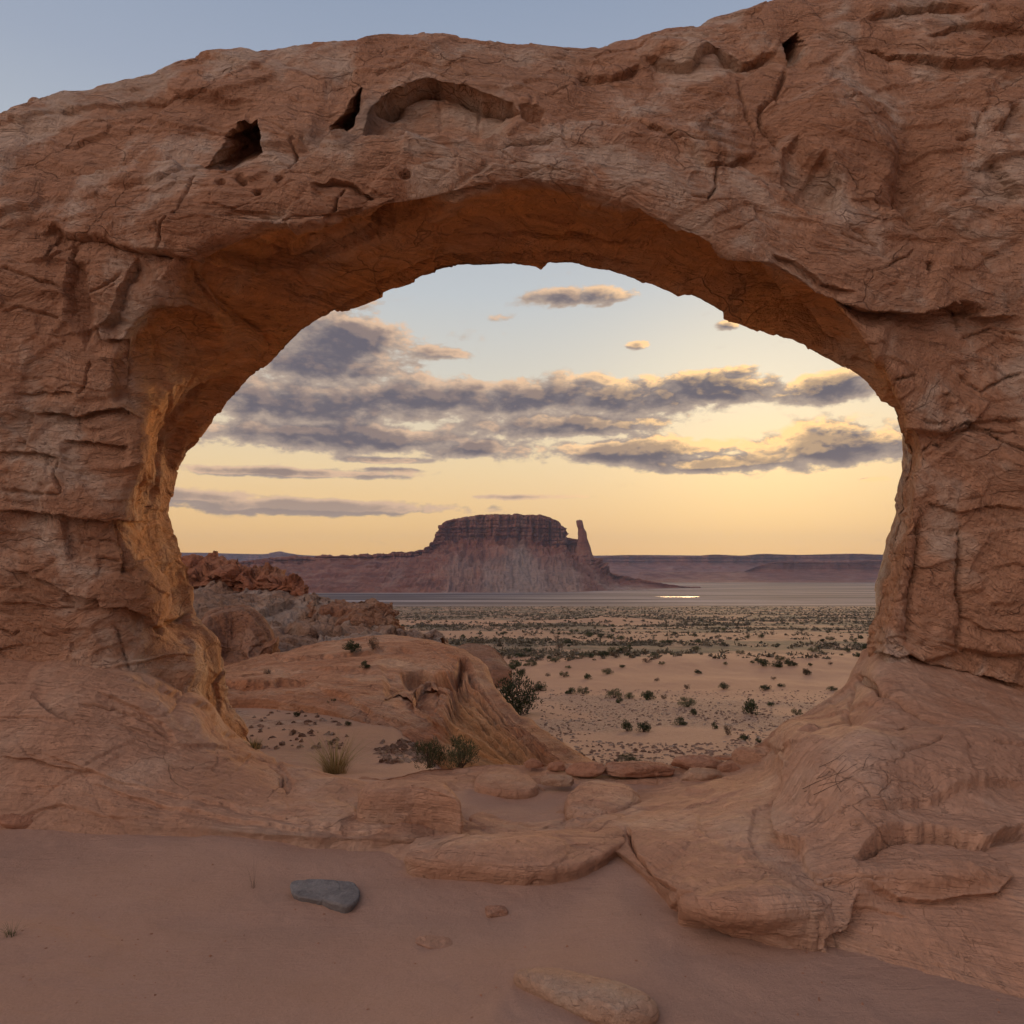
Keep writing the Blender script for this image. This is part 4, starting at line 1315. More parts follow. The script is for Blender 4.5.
# ================================================================== BUTTE AND DISTANT HILLS
BT = [(215, 566), (250, 562), (300, 558), (345, 557), (380, 555), (396, 552.5), (416, 552), (430, 545), (439, 529), (446, 521), (460, 518), (472, 516), (481, 514), (502, 514.5),
      (522, 514), (541, 515), (552, 518), (561, 524), (566, 536), (575, 539), (583, 539), (588, 549), (594, 560), (604, 569), (625, 577), (660, 584), (700, 589)]
BF = [570, 568, 565, 563, 562, 561, 560, 556, 550, 545, 543, 542, 542, 543, 545, 547, 549, 550, 552, 553, 555, 560, 568, 576, 582, 587, 590]
BB = [593, 593, 593, 593, 593, 593, 593, 593, 593, 593, 593, 593, 593, 593, 593, 593, 592.8, 592.6, 592.4, 592.2, 592, 591.7, 591.4, 591, 590.6, 590.3, 590.5]
T_ = np.array([at(x, y, 2440) for x, y in BT])
F_ = np.array([at(BT[k][0], BF[k], 2395) for k in range(len(BT))])
Bb = np.array([atz(BT[k][0], BB[k], -62) for k in range(len(BT))])
M_ = F_ * 0.55 + Bb * 0.45
M_[:, 2] -= 4
F0 = T_ * 0.4 + F_ * 0.6
F0[:, 1] += 8


def mesa_post(G, tu, tv):
    return G


def mesa_relief(G, tu, tv):
    return _mesa_relief(G, tu, tv) * (1 - 0.85 * sstep(23, 25, tu))[:, None]


def _mesa_relief(G, tu, tv):
    P = G / 48.0
    cl = (sstep(1.0, 1.4, tv) * (1 - sstep(2.7, 3.6, tv)))[None, :]
    ta = sstep(2.6, 3.6, tv)[None, :]
    Px = P * np.array([1.0, 0.6, 0.12])
    flute = np.abs(fbm(Px * 2.2, 4, 61)) * 34 + 46 * fbm(Px * 0.6, 3, 62)
    gul = -np.abs(fbm(P * np.array([1.6, 0.25, 0.25]), 4, 63)) * 24 + 22 * fbm(P * 0.5, 3, 64)
    z = G[..., 2] + 6 * fbm(P * 0.4, 3, 66)
    f = (z / 13.0) - np.floor(z / 13.0)
    led = 15.0 * np.sqrt(np.clip(1 - (2 * f - 1) ** 4, 0, 1)) * (0.4 + RND[(np.floor(z / 13.0).astype(int) * 31) & 255])
    left = (1 - sstep(5, 9, tu))[:, None]
    return (-flute + 5 * fbm(P * 2, 4, 67)) * cl * (1 - 0.6 * left) + gul * ta * (1 - 0.5 * left) + led * (cl + ta * (0.25 + 0.9 * left)) + 3 * fbm(P * 3, 4, 68) - 2


G, tu, tv = network([shift(T_, (0, 160, -60)), T_, F0, F_, M_, Bb, shift(Bb, (0, -15, -6))], 900, [8, 60, 60, 60, 90, 4])
nn = normals(G)
if nn[..., 1].mean() > 0:
    nn = -nn
G2 = G + nn * np.array([1, 1, 0.5]) * mesa_relief(G, tu, tv)[..., None] * (sstep(0, 1, tv) * (1 - 0.7 * sstep(4.8, 5, tv)))[None, :, None]
top_n = (sstep(0.5, 1, tv) * (1 - sstep(1, 2, tv)))[None, :] * 2.4 * np.floor(2.2 * fbm(G / 26.0, 3, 70) + 0.5) / 2
G2[..., 2] += top_n
Fq = grid_faces(*G2.shape[:2])
c_ = np.cross(G2[1, 80] - G2[0, 80], G2[0, 81] - G2[0, 80])
if c_[1] > 0:
    Fq = Fq[:, ::-1]
bm_ = Bb.mean(0)
tal = sstep(2.7, 3.4, tv)[None, :] * sstep(6, 9, tu)[:, None]
fans = sstep(0.0, 0.5, fbm(np.stack([G2[..., 0] / 150.0 + 3, G2[..., 2] / 500.0, 0 * G2[..., 0]], -1), 3, 77) + 0.25) * sstep(3.1, 4.4, tv)[None, :]
fc = np.exp(-((G2[..., 0] - 30) / (20 + 110 * sstep(2.8, 5, tv)[None, :])) ** 2) * sstep(2.5, 3.2, tv)[None, :]
fans = np.clip(np.maximum(0.75 * fans * sstep(4, 6, tu)[:, None], fc), 0, 1)
BUTTE = link('butte', None, None, bm_)
link('cliff_and_slopes', mesh_from('cliff_and_slopes', G2 - bm_, Fq, [M_MESA], {'strata': G2[..., 2] / 40.0, 'glow_and_tint': fans}), BUTTE, (0, 0, 0))
tag(BUTTE, 'flat topped purple brown butte standing above the pale lake bed', 'butte')

# the rock finger at its right end
prof = [(0, 583.5, 560, 11), (1, 583.2, 549, 7.4), (2, 582.9, 541, 5.4), (3, 582.6, 536.5, 4.5), (4, 582.2, 532, 4.0), (5, 580.9, 528.5, 3.1), (6, 580.0, 525, 3.3), (7, 579.4, 522, 3.2), (8, 579.4, 520.4, 2.8), (9, 579.6, 519.7, 0.2)]
th = np.linspace(0, 2 * np.pi, 48, endpoint=False)
pr = np.array([[*at(a[1], a[2], 2425), a[3] * 2425 / FPX] for a in prof])
prs = spline(np.arange(10), pr, np.linspace(0, 9, 90))
V = np.stack([prs[:, None, 0] + prs[:, None, 3] * np.cos(th)[None], prs[:, None, 1] + prs[:, None, 3] * np.sin(th)[None], prs[:, None, 2] + 0 * th[None]], -1)
dirs = np.stack([np.cos(th), np.sin(th), 0 * th], -1)[None]
V = V + dirs * (2.2 * fbm(V / 14.0 * np.array([1, 1, .4]), 4, 71) * np.clip(prs[:, 3] / 8, 0, 1)[:, None])[..., None]
sp_ = link('rock_spire', mesh_from('rock_spire', V - bm_, grid_faces(90, 48, closed_v=True), [M_MESA], {'strata': V[..., 2] / 40}), BUTTE, (0, 0, 0))
tag(sp_, 'slender finger of rock at the right end of the butte')


def far_hills(name, top, foot_y, base_Y, Y, mat, amp, seed, nu=700):
    T = np.array([at(x, y, Y) for x, y in top])
    F = np.array([at(top[k][0], foot_y, Y - 60) for k in range(len(top))])
    B = F.copy()
    B[:, 0] *= base_Y / (Y - 60)
    B[:, 1] = base_Y
    B[:, 2] = -63
    rw = [shift(T, (0, 500, -160)), T, T * 0.5 + F * 0.5 + np.array([0, 10, 0]), F, F * 0.5 + B * 0.5 + np.array([0, 0, -12]), B, shift(B, (0, -40, -8))]
    G, tu, tv = network(rw, nu, [4, 26, 26, 30, 30, 3])
    P = G / 260.0
    w = (sstep(0.2, 1, tv) * (1 - 0.8 * sstep(4.6, 5, tv)))[None, :]
    G[..., 1] += w * (amp * np.abs(fbm(P * np.array([1, .5, .15]), 4, seed)) + amp * 1.6 * fbm(P * 0.4, 3, seed + 1))
    z = G[..., 2] / 22.0
    f = z - np.floor(z)
    G[..., 1] -= w * amp * 0.25 * np.sqrt(np.clip(1 - (2 * f - 1) ** 4, 0, 1))
    Fq = grid_faces(*G.shape[:2])
    c_ = np.cross(G[1, 30] - G[0, 30], G[0, 31] - G[0, 30])
    if c_[1] > 0:
        Fq = Fq[:, ::-1]
    return tag(link(name, mesh_from(name, G, Fq, [mat], {'strata': G[..., 2] / 60})), kind='structure')


far_hills('distant_hills', [(-700, 560), (-300, 556), (0, 554), (120, 553), (190, 553), (235, 554), (262, 554.5), (275, 553), (283, 551.8), (293, 554), (310, 556), (360, 557), (450, 558), (600, 556),
                            (640, 555.5), (700, 556), (760, 556.5), (850, 556), (1000, 556), (1300, 558), (1700, 560)], 562, 7000, 7800, M_MESA, 90, 81)
far_hills('distant_cliffs', [(400, 575), (520, 566), (590, 560), (612, 556.5), (640, 556), (668, 557), (690, 557.2), (712, 555.5), (740, 556.5), (765, 554.5), (800, 555.5), (850, 554.5), (885, 555.5), (950, 556), (1100, 557), (1500, 562)],
          565, 4300, 5200, M_MESA, 80, 83)
far_hills('distant_headland', [(640, 589), (690, 583), (720, 579), (745, 574), (760, 567), (775, 563), (800, 563), (850, 562), (885, 561), (1000, 562), (1300, 566)],
          572, 3300, 3900, M_MESA, 50, 85)

# shallow water left on the lake bed
wm, wt, wb = material('still_water')
wt.put(wb.inputs['Base Color'], (0.06, 0.06, 0.06))
wb.inputs['Roughness'].default_value = 0.32
wb.inputs['Specular IOR Level'].default_value = 0.8
wb.inputs['IOR'].default_value = 1.33


def pool(x0, x1, yc, half, seed):
    n = 60
    t_ = np.linspace(0, 1, n)
    xs = x0 + (x1 - x0) * t_
    hw = half * np.sqrt(np.clip(4 * t_ * (1 - t_), 0, 1)) * (1 + 0.5 * noise(np.stack([t_ * 6, 0 * t_, 0 * t_], -1), seed))
    a = np.array([atz(x, yc - h, -60.2) for x, h in zip(xs, hw)])
    b = np.array([atz(x, yc + h, -60.2) for x, h in zip(xs, hw)])
    return np.stack([a, b], 1)


VV, FF, off_ = [], [], 0
for args in ((655, 700, 596.8, 0.35, 1),):
    g = pool(*args)
    VV.append(g.reshape(-1, 3))
    FF.append(grid_faces(60, 2) + off_)
    off_ += 120
tag(link('lake_water', mesh_from('lake_water', np.vstack(VV), np.vstack(FF), [wm])), kind='structure')

# ------------------------------------------------------------------ the air
hm = bpy.data.materials.new('haze_air')
hm.use_nodes = True
hn = hm.node_tree
hn.nodes.clear()
ho = hn.nodes.new('ShaderNodeOutputMaterial')
hv = hn.nodes.new('ShaderNodeVolumePrincipled')
hv.inputs['Color'].default_value = (0.50, 0.66, 1.0, 1)
hv.inputs['Density'].default_value = 0.000048
hv.inputs['Anisotropy'].default_value = 0.2
hn.links.new(hv.outputs[0], ho.inputs['Volume'])
x0, x1, y0, y1, z0, z1 = -9200, 9200, -9200, 9200, -75, 400
V = np.array([(x, y, z) for x in (x0, x1) for y in (y0, y1) for z in (z0, z1)], float)
Fq = np.array([(0, 1, 3, 2), (4, 6, 7, 5), (0, 4, 5, 1), (2, 3, 7, 6), (0, 2, 6, 4), (1, 5, 7, 3)])
HAZE = tag(link('haze', mesh_from('haze', V, Fq, [hm], smooth=False)), kind='stuff')
# ================================================================== PLANTS
def bush_mesh(name, mats, n=1500, seed=0, leaf=0.035, clumps=14, h=0.8, stems=14, dome=0.5, blade=False):
    """unit bush about 1 wide: clumps of small leaves over a fan of twigs, standing on z = 0"""
    rg = np.random.default_rng(seed)
    C = []
    for k in range(clumps):
        a, r = rg.uniform(0, 6.283), math.sqrt(rg.uniform(0, 1)) * 0.36
        top_ = h * 0.8 * (1 - (r / 0.46) ** 2) ** 0.5
        z = max(0.07, top_ * rg.uniform(0.12, 1.0))
        C.append((r * math.cos(a), r * math.sin(a), z, rg.uniform(0.10, 0.19)))
    C = np.array(C)
    k = rg.integers(0, clumps, n)
    d = rg.normal(size=(n, 3))
    d /= np.linalg.norm(d, axis=1)[:, None]
    P = C[k, :3] + d * (C[k, 3] * rg.uniform(0.35, 1.0, n) ** 0.5)[:, None]
    P[:, 2] = np.abs(P[:, 2])
    up = d * 0.7 + np.array([0, 0, 0.9]) + rg.normal(size=(n, 3)) * 0.35
    up /= np.linalg.norm(up, axis=1)[:, None]
    sd = np.cross(up, rg.normal(size=(n, 3)))
    sd /= np.linalg.norm(sd, axis=1)[:, None]
    L = leaf * rg.uniform(0.7, 1.6, n)[:, None]
    Wd = L * (0.28 if not blade else 0.12)
    V = np.stack([P - sd * Wd, P + up * L * 0.9 - sd * Wd * 0.5, P + up * L * 1.6, P + sd * Wd], 1).reshape(-1, 3)
    Fq = np.arange(4 * n).reshape(-1, 4)
    leafm = (V, Fq)
    TV, TF, o = [], [], 0
    for s in range(stems):
        c = C[s % clumps]
        p0 = np.array([rg.normal() * 0.03, rg.normal() * 0.03, -0.03])
        p1 = np.array([c[0] * 0.5 + rg.normal() * 0.04, c[1] * 0.5 + rg.normal() * 0.04, c[2] * 0.55])
        p2 = c[:3] + np.array([0, 0, 0.06])
        pts = [p0, p1, p2]
        for q, p in enumerate(pts):
            r = (0.016, 0.011, 0.004)[q]
            for a in range(4):
                TV.append(p + r * np.array([math.cos(a * 1.571), math.sin(a * 1.571), 0]))
        for q in range(2):
            for a in range(4):
                b = (a + 1) % 4
                TF.append((o + q * 4 + a, o + q * 4 + b, o + q * 4 + 4 + b, o + q * 4 + 4 + a))
        o += 12
    return leafm, (np.array(TV), np.array(TF))


def bush_pair(kind, seed, mat, **kw):
    lf, st = bush_mesh(kind, None, seed=seed, **kw)
    a = mesh_from(kind + '_foliage', lf[0], lf[1], [mat], smooth=False)
    b = mesh_from(kind + '_stems', st[0], st[1], [M_STEM], smooth=False)
    V = np.vstack([lf[0], st[0]])
    Fq = np.vstack([lf[1], st[1] + len(lf[0])])
    c = mesh_from(kind + '_whole', V, Fq, [mat, M_STEM], smooth=False, mat_idx=np.r_[np.zeros(len(lf[1]), int), np.ones(len(st[1]), int)])
    return a, b, c


PROTO = {
    'juniper': [bush_pair('juniper', s, M_LEAF, n=2600, leaf=0.030, clumps=26, h=0.95) for s in (1, 2)],
    'sage': [bush_pair('sage', s, M_SAGE, n=2000, leaf=0.045, clumps=22, h=0.8, blade=True) for s in (3, 4, 5)],
    'shrub': [bush_pair('shrub', s, M_LEAF, n=1100, leaf=0.045, clumps=18, h=0.75) for s in (6, 7, 8)],
    'dry': [bush_pair('dry', s, M_BROWN, n=700, leaf=0.06, clumps=17, h=0.7, blade=True) for s in (9, 10)],
}
NAMES = {'juniper': 'juniper_bush', 'sage': 'sage_bush', 'shrub': 'desert_shrub', 'dry': 'dry_shrub'}
cnt = [0]


def bush(px, pyb, w, h, kind, label, group=None, parts=False, pos=None):
    b = hit(px, pyb) if pos is None else np.array(pos)
    s = b[1] / FPX
    k = cnt[0]
    cnt[0] += 1
    a, st, whole = PROTO[kind][k % len(PROTO[kind])]
    o = link(NAMES[kind], None if parts else whole, None, b)
    o.scale = (w * s, w * s, h * s / {'juniper': 1.0, 'sage': 0.85, 'shrub': 0.8, 'dry': 0.75}[kind])
    o.rotation_euler = (0, 0, k * 2.4)
    tag(o, label, 'bush', group)
    if parts:
        link('foliage', a, o, (0, 0, 0))
        link('stems', st, o, (0, 0, 0))
    return o


def patch_hit(objs, px, py):
    """point of a rock mesh seen at a pixel"""
    x, y, z = ray(px, py)
    d = Vector((float(x), float(y), float(z))).normalized()
    best = None
    for o in objs:
        M = Matrix.Translation(o.location)
        if o.parent is not None:
            M = Matrix.Translation(o.parent.location) @ M
        Mi = M.inverted()
        ok, loc, nr, ix = o.ray_cast(Mi @ Vector((0, 0, CAMZ)), d)
        if ok:
            p = M @ loc
            if best is None or p.length < best.length:
                best = p
    return np.array(best) if best is not None else None


bpy.context.view_layer.update()


def on_rock(objs, px, py):
    p = patch_hit(objs, px, py)
    return p if p is not None else hit(px, py)


# --- bushes one can point to
for (px_, w_, h_, lb_) in ((429, 38, 34, 'olive sage bush, left of the close pair behind the sill'), (460, 44, 36, 'fuller sage bush, right of the close pair behind the sill')):
    q_ = at(px_, 768, 10.1)
    q_[2] = -0.14
    bush(0, 0, w_, h_, 'sage', lb_, parts=True, pos=q_)
bush(331, 712, 22, 16, 'shrub', 'dark round shrub on the sand at the foot of the banded outcrop', parts=True)
bush(516, 716, 54, 50, 'juniper', 'large dark green juniper bush right behind the swirling rock flank', parts=True)
bush(0, 0, 19, 14, 'shrub', 'dark low shrub growing on top of the banded outcrop', parts=True, pos=on_rock([WAVE, RIDGE], 352, 652))
bush(0, 0, 14, 16, 'dry', 'upright dry shrub beside the dark one on the outcrop top', parts=True, pos=on_rock([WAVE, RIDGE], 373, 649))
bush(0, 0, 12, 9, 'shrub', 'small dark tuft below the other two on the outcrop slope', parts=True, pos=on_rock([WAVE], 365, 668))
bush(0, 0, 8, 6, 'dry', 'tiny brown tuft on the outcrop ledge, near the alcove rock', pos=on_rock([WAVE], 267, 674))
bush(297, 717, 9, 7, 'shrub', 'little dark shrub on the gravel near the left pillar')
bush(293, 735, 9, 6, 'dry', 'little brown shrub on bare sand, lower left in the bowl')
bush(348, 726, 8, 6, 'shrub', 'little dark shrub on bare sand at the centre of the bowl')
bush(332, 745, 10, 7, 'dry', 'low brown clump just above the straw coloured grass tuft')
LIST = [
    (541, 691, 13, 12, 'shrub', 'shrub just right of the large juniper'),
    (482, 682, 7, 8, 'shrub', 'tiny shrub peeping over the flank left of the juniper'),
    (588, 679, 10, 7, 'shrub', 'lone round shrub on the pale dune'),
    (571, 694, 13, 8, 'shrub', 'left shrub of the low row at the foot of the dune'),
    (583, 694, 14, 9, 'sage', 'right shrub of the low row at the foot of the dune'),
    (614, 698, 18, 12, 'sage', 'grey green bush leading the line below the dune'),
    (619, 703, 9, 7, 'shrub', 'small dark shrub under the leading grey green bush'),
    (629, 699, 12, 8, 'sage', 'sage bush second along the line below the dune'),
    (647, 700, 17, 12, 'shrub', 'broad dark bush in the middle of the line below the dune'),
    (664, 699, 7, 6, 'dry', 'tiny brown shrub right of the broad dark bush'),
    (687, 707, 21, 12, 'sage', 'widest bush of the line below the dune'),
    (693, 715, 10, 8, 'shrub', 'small shrub just below the widest bush of the line'),
    (680, 725, 15, 9, 'shrub', 'shrub alone on the stones below the widest bush'),
    (627, 731, 13, 13, 'shrub', 'left one of two dark bushes on the stony flat'),
    (644, 732, 18, 12, 'shrub', 'right one of two dark bushes on the stony flat'),
    (715, 729, 8, 8, 'shrub', 'small round shrub on the stony flat'),
    (728, 735, 9, 13, 'dry', 'brown upright shrub right of the small round one'),
    (745, 741, 12, 8, 'shrub', 'dark low shrub near the right rock slope'),
    (759, 743, 7, 6, 'shrub', 'last little shrub before the right rock slope'),
    (629, 763, 29, 10, 'sage', 'low green bush half hidden behind the sill slabs'),
    (752, 714, 19, 19, 'shrub', 'tall ragged bush on the right of the flat'),
    (813, 721, 16, 14, 'shrub', 'dark bush against the foot of the right pillar rock'),
    (797, 715, 12, 8, 'sage', 'sage bush left of the one against the right rock'),
    (771, 706, 10, 5, 'shrub', 'flat little shrub behind the tall ragged bush'),
    (687, 689, 7, 6, 'dry', 'brown shrub on the right half of the dune'),
    (657, 681, 6, 4, 'dry', 'smallest brown shrub on the dune crest'),
    (604, 657, 13, 8, 'shrub', 'dark bush behind the dune, nearest the outcrop'),
    (514, 669, 17, 11, 'shrub', 'dark bush behind the red rock dome'),
    (494, 666, 9, 5, 'shrub', 'little bush half behind the red rock dome'),
    (763, 666, 14, 9, 'shrub', 'left bush of the trio in the scrub, right side'),
    (777, 667, 12, 8, 'shrub', 'middle bush of the trio in the scrub, right side'),
    (789, 666, 11, 9, 'shrub', 'right bush of the trio in the scrub, right side'),
    (806, 675, 8, 8, 'dry', 'brown bush just below the trio'),
    (589, 637, 12, 6, 'juniper', 'first of the dark bushes strung along the pink sand strip'),
    (601, 638, 10, 6, 'juniper', 'second of the dark bushes strung along the pink sand strip'),
    (611, 639, 9, 6, 'juniper', 'third of the dark bushes strung along the pink sand strip'),
    (621, 640, 9, 6, 'juniper', 'last of the dark bushes strung along the pink sand strip'),
]
for (px, pyb, w, h, k, lab) in LIST:
    bush(px, pyb, w, h, k, lab, group='bushes on the valley floor')

# --- scattered bushes farther out, all alike in the photo
rb = np.random.default_rng(33)
placed = 0
while placed < 235:
    px = rb.uniform(395, 885)
    py = 612 + (rb.uniform() ** 1.25) * 80
    if 668 < py < 690 and rb.uniform() < 0.85:
        continue
    if px < 500 and py > 640:
        continue
    g = hit(px, py)
    if g[1] < 50:
        continue
    size = rb.uniform(0.9, 2.2) * (0.75 if g[1] < 120 else 1.0)
    wp = size / g[1] * FPX
    bush(px, py, wp, wp * rb.uniform(0.45, 0.7), rb.choice(['shrub', 'shrub', 'sage', 'dry', 'juniper']),
         'small dark bush scattered over the far valley floor', group='small bushes scattered over the far valley')
    placed += 1


def many(name, pts, sizes, mat, per, seed, flat=0.6, label=None, kind='stuff', leaf=True):
    rg = np.random.default_rng(seed)
    n = len(pts)
    if leaf:
        d = rg.normal(size=(n, per, 3))
        d /= np.linalg.norm(d, axis=2)[..., None]
        d[..., 2] = np.abs(d[..., 2]) * flat
        P = pts[:, None] + d * sizes[:, None, None] * rg.uniform(0.4, 1, (n, per, 1)) * 0.5
        a = rg.normal(size=(n, per, 3)) * sizes[:, None, None] * 0.17
        b = rg.normal(size=(n, per, 3)) * sizes[:, None, None] * 0.17
        V = np.stack([P, P + a, P + a + b, P + b], 2).reshape(-1, 3)
        Fq = np.arange(len(V)).reshape(-1, 4)
    else:
        D = sphere_dirs(7, 5)
        nu_, nv_ = D.shape[:2]
        S = rg.uniform(0.6, 1.3, (n, 3)) * np.array([1, 0.8, flat])
        jit = 1 + 0.22 * rg.normal(size=(n, nu_, nv_, 1))
        V = D[None] * jit * S[:, None, None] * sizes[:, None, None, None] * 0.5
        a = rg.uniform(0, 6.28, n)
        c, s = np.cos(a)[:, None, None], np.sin(a)[:, None, None]
        V = np.stack([V[..., 0] * c - V[..., 1] * s, V[..., 0] * s + V[..., 1] * c, V[..., 2]], -1) + pts[:, None, None]
        f = grid_faces(nu_, nv_, closed_u=True)[:, ::-1]
        Fq = (f[None] + (np.arange(n) * nu_ * nv_)[:, None, None]).reshape(-1, 4)
        V = V.reshape(-1, 3)
    o = link(name, mesh_from(name, V, Fq, [mat], smooth=False))
    return tag(o, label, kind=kind)


# low scrub carpet of the far flats
rs = np.random.default_rng(44)
n = 27000
Ys = np.exp(math.log(98) + (math.log(1000) - math.log(98)) * rs.uniform(0, 1, n) ** 0.75)
As = rs.uniform(-0.35, 0.62, n)
Xs = As * Ys
Pp = np.stack([Xs, Ys, 0 * Xs], -1)
yw = Ys * (1 + 0.18 * fbm(Pp * np.array([0.03, 0.03, 1]), 4, 21))
strip = sstep(172, 185, yw) * (1 - sstep(225, 250, yw)) + sstep(330, 350, yw) * (1 - sstep(400, 430, yw)) * (As < 0.22)
pat = sstep(-0.45, 0.25, fbm(Pp * np.array([0.012, 0.035, 1]), 4, 45))
keep = rs.uniform(size=n) > 0.85 * strip + 1.0 - pat
Xs, Ys = Xs[keep], Ys[keep]
pts = np.stack([Xs, Ys, ground_z(Xs, Ys)], -1)
many('scrub_carpet', pts, rs.uniform(0.4, 1.5, len(pts)) * (1 + 0.5 * (Ys > 300)), M_SCRUB, 16, 5, label='low grey green scrub carpeting the far flats')

# gravel in the bowl and on the stony flat
M_GRAVEL = sandstone('gravel_stone', (0.15, 0.09, 0.065), (0.30, 0.19, 0.13), (0.42, 0.31, 0.23), (0.50, 0.40, 0.31), s=1.2, stripes=3, stripe_amt=0.1, pale_amt=0.6, var_amt=0.4, crack_amt=0)


def scatter_px(n, x0, x1, y0, y1, seed, pw=1.0):
    rg = np.random.default_rng(seed)
    xs = rg.uniform(x0, x1, n)
    ys = y0 + (y1 - y0) * rg.uniform(0, 1, n) ** pw
    return hits(xs, ys)


gp = np.vstack([scatter_px(650, 215, 345, 689, 706, 1), scatter_px(90, 250, 350, 705, 750, 2), scatter_px(120, 378, 425, 742, 764, 3)])
many('bowl_gravel', gp, np.random.default_rng(5).uniform(0.05, 0.20, len(gp)), M_GRAVEL, 0, 6, 0.6, 'pale and dark gravel strewn in the sandy bowl', leaf=False)
gp = scatter_px(3600, 540, 850, 690, 770, 7)
gp = gp[(noise(gp * 0.12, 3) > -0.35) & (gp[:, 1] < 75)]
many('flat_gravel', gp, np.random.default_rng(8).uniform(0.05, 0.24, len(gp)) ** 1.0, M_GRAVEL, 0, 9, 0.55, 'stones strewn over the flat below the dune', leaf=False)
gp = scatter_px(170, 5, 1020, 855, 1020, 11)
many('sand_pebbles', gp, np.random.default_rng(12).uniform(0.005, 0.022, len(gp)) ** 1.0, M_REDSTONE, 0, 13, 0.6, 'a few tiny dark pebbles on the near sand', leaf=False)
def blades(name, mat, n, length, spread, seed, width=0.004, lean=0.5, segs=5):
    rg = np.random.default_rng(seed)
    V, Fq, o = [], [], 0
    for k in range(n):
        a = rg.uniform(0, 6.283)
        L = length * rg.uniform(0.5, 1.15)
        r0 = spread * 0.25 * math.sqrt(rg.uniform())
        b = np.array([r0 * math.cos(a), r0 * math.sin(a), -0.01])
        dv = np.array([math.cos(a), math.sin(a), 0.0])
        ln = lean * rg.uniform(0.15, 1.2)
        sd = np.array([-math.sin(a), math.cos(a), 0]) * width * rg.uniform(0.6, 1.3)
        for s in range(segs + 1):
            t_ = s / segs
            p = b + dv * (ln * L * t_ ** 1.6) + np.array([0, 0, L * (t_ - 0.3 * ln * t_ * t_)])
            w = sd * (1 - t_ * 0.9)
            V += [p - w, p + w]
        for s in range(segs):
            Fq.append((o + 2 * s, o + 2 * s + 1, o + 2 * s + 3, o + 2 * s + 2))
        o += 2 * (segs + 1)
    return mesh_from(name, np.array(V), np.array(Fq), [mat], smooth=True)


apo = [ap, ap2]
p = on_rock(apo, 335, 774)
s = p[1] / FPX
o = link('grass_tuft', blades('grass_tuft', M_STRAW, 330, 44 * s, 46 * s, 1, 0.0036, 1.25), None, p)
tag(o, 'straw coloured grass tuft on the edge of the left rock slope', 'grass tuft')
link('green_blades', blades('green_blades', M_GREENBLADE, 36, 20 * s, 26 * s, 2, 0.003, 0.6), o, (0, 0, 0))
p = on_rock(apo + [span], 254, 748)
s = p[1] / FPX
o = link('grass_tuft', blades('grass_tuft', M_STRAW, 70, 12 * s, 30 * s, 3, 0.003, 0.8), None, p)
tag(o, 'small yellowish tuft at the foot of the left pillar', 'grass tuft')
link('green_blades', blades('green_blades', M_GREENBLADE, 50, 12 * s, 24 * s, 4, 0.004, 0.7), o, (0, 0, 0))
p = hit(11, 936)
s = p[1] / FPX
tag(link('grass_tuft', blades('grass_tuft', M_GREENBLADE, 42, 15 * s, 20 * s, 5, 0.002, 1.0), None, p), 'tiny dark green tuft on the sand at the left edge', 'grass tuft')
p = hit(254, 888)
s = p[1] / FPX
tag(link('dry_weed', blades('dry_weed', M_BROWN, 16, 30 * s, 10 * s, 6, 0.0012, 0.55), None, p), 'sparse dry weed on the sand left of the grey slab', 'weed')


# dead roots lying on the right hand rock
def twig_mesh(name, lines, r, lift=0.008):
    V, Fq, o = [], [], 0
    for ln in lines:
        pts = []
        for (x, y) in ln:
            q = patch_hit([ap2], x, y)
            if q is not None:
                pts.append(q)
        if len(pts) < 2:
            continue
        Q = resample(pts, max(6, len(pts) * 4))
        Q = Q + np.array([0, -lift, lift]) + 0.006 * np.stack([noise(Q * 9, 1), noise(Q * 9, 2), noise(Q * 9, 3)], -1)
        m = len(Q)
        for k, q in enumerate(Q):
            rr_ = r * (1 - 0.6 * k / m)
            for a in range(5):
                V.append(q + rr_ * np.array([math.cos(a * 1.257), 0.3 * math.sin(a * 1.257), math.sin(a * 1.257)]))
        for k in range(m - 1):
            for a in range(5):
                b = (a + 1) % 5
                Fq.append((o + k * 5 + a, o + k * 5 + b, o + k * 5 + 5 + b, o + k * 5 + 5 + a))
        o += m * 5
    return np.array(V), np.array(Fq)


zz = lambda p: zt(p, 0.27344, 600, 560)
lines = [zz([(740, 840), (800, 810), (900, 770), (990, 710)]), zz([(790, 800), (820, 790), (840, 775)]), zz([(745, 850), (830, 820), (900, 810)]),
         zz([(960, 770), (970, 735), (990, 715)]), zz([(880, 850), (860, 800), (900, 750)]), zz([(800, 760), (860, 730), (900, 700)]), zz([(780, 860), (880, 815), (1000, 750)])]
V, Fq = twig_mesh('roots', lines, 0.0024)
if len(V):
    b = V.mean(0)
    tag(link('dead_twigs', mesh_from('dead_twigs', V - b, Fq, [M_STEM]), None, b), 'thin dead twigs lying across the right hand rock', 'twigs')
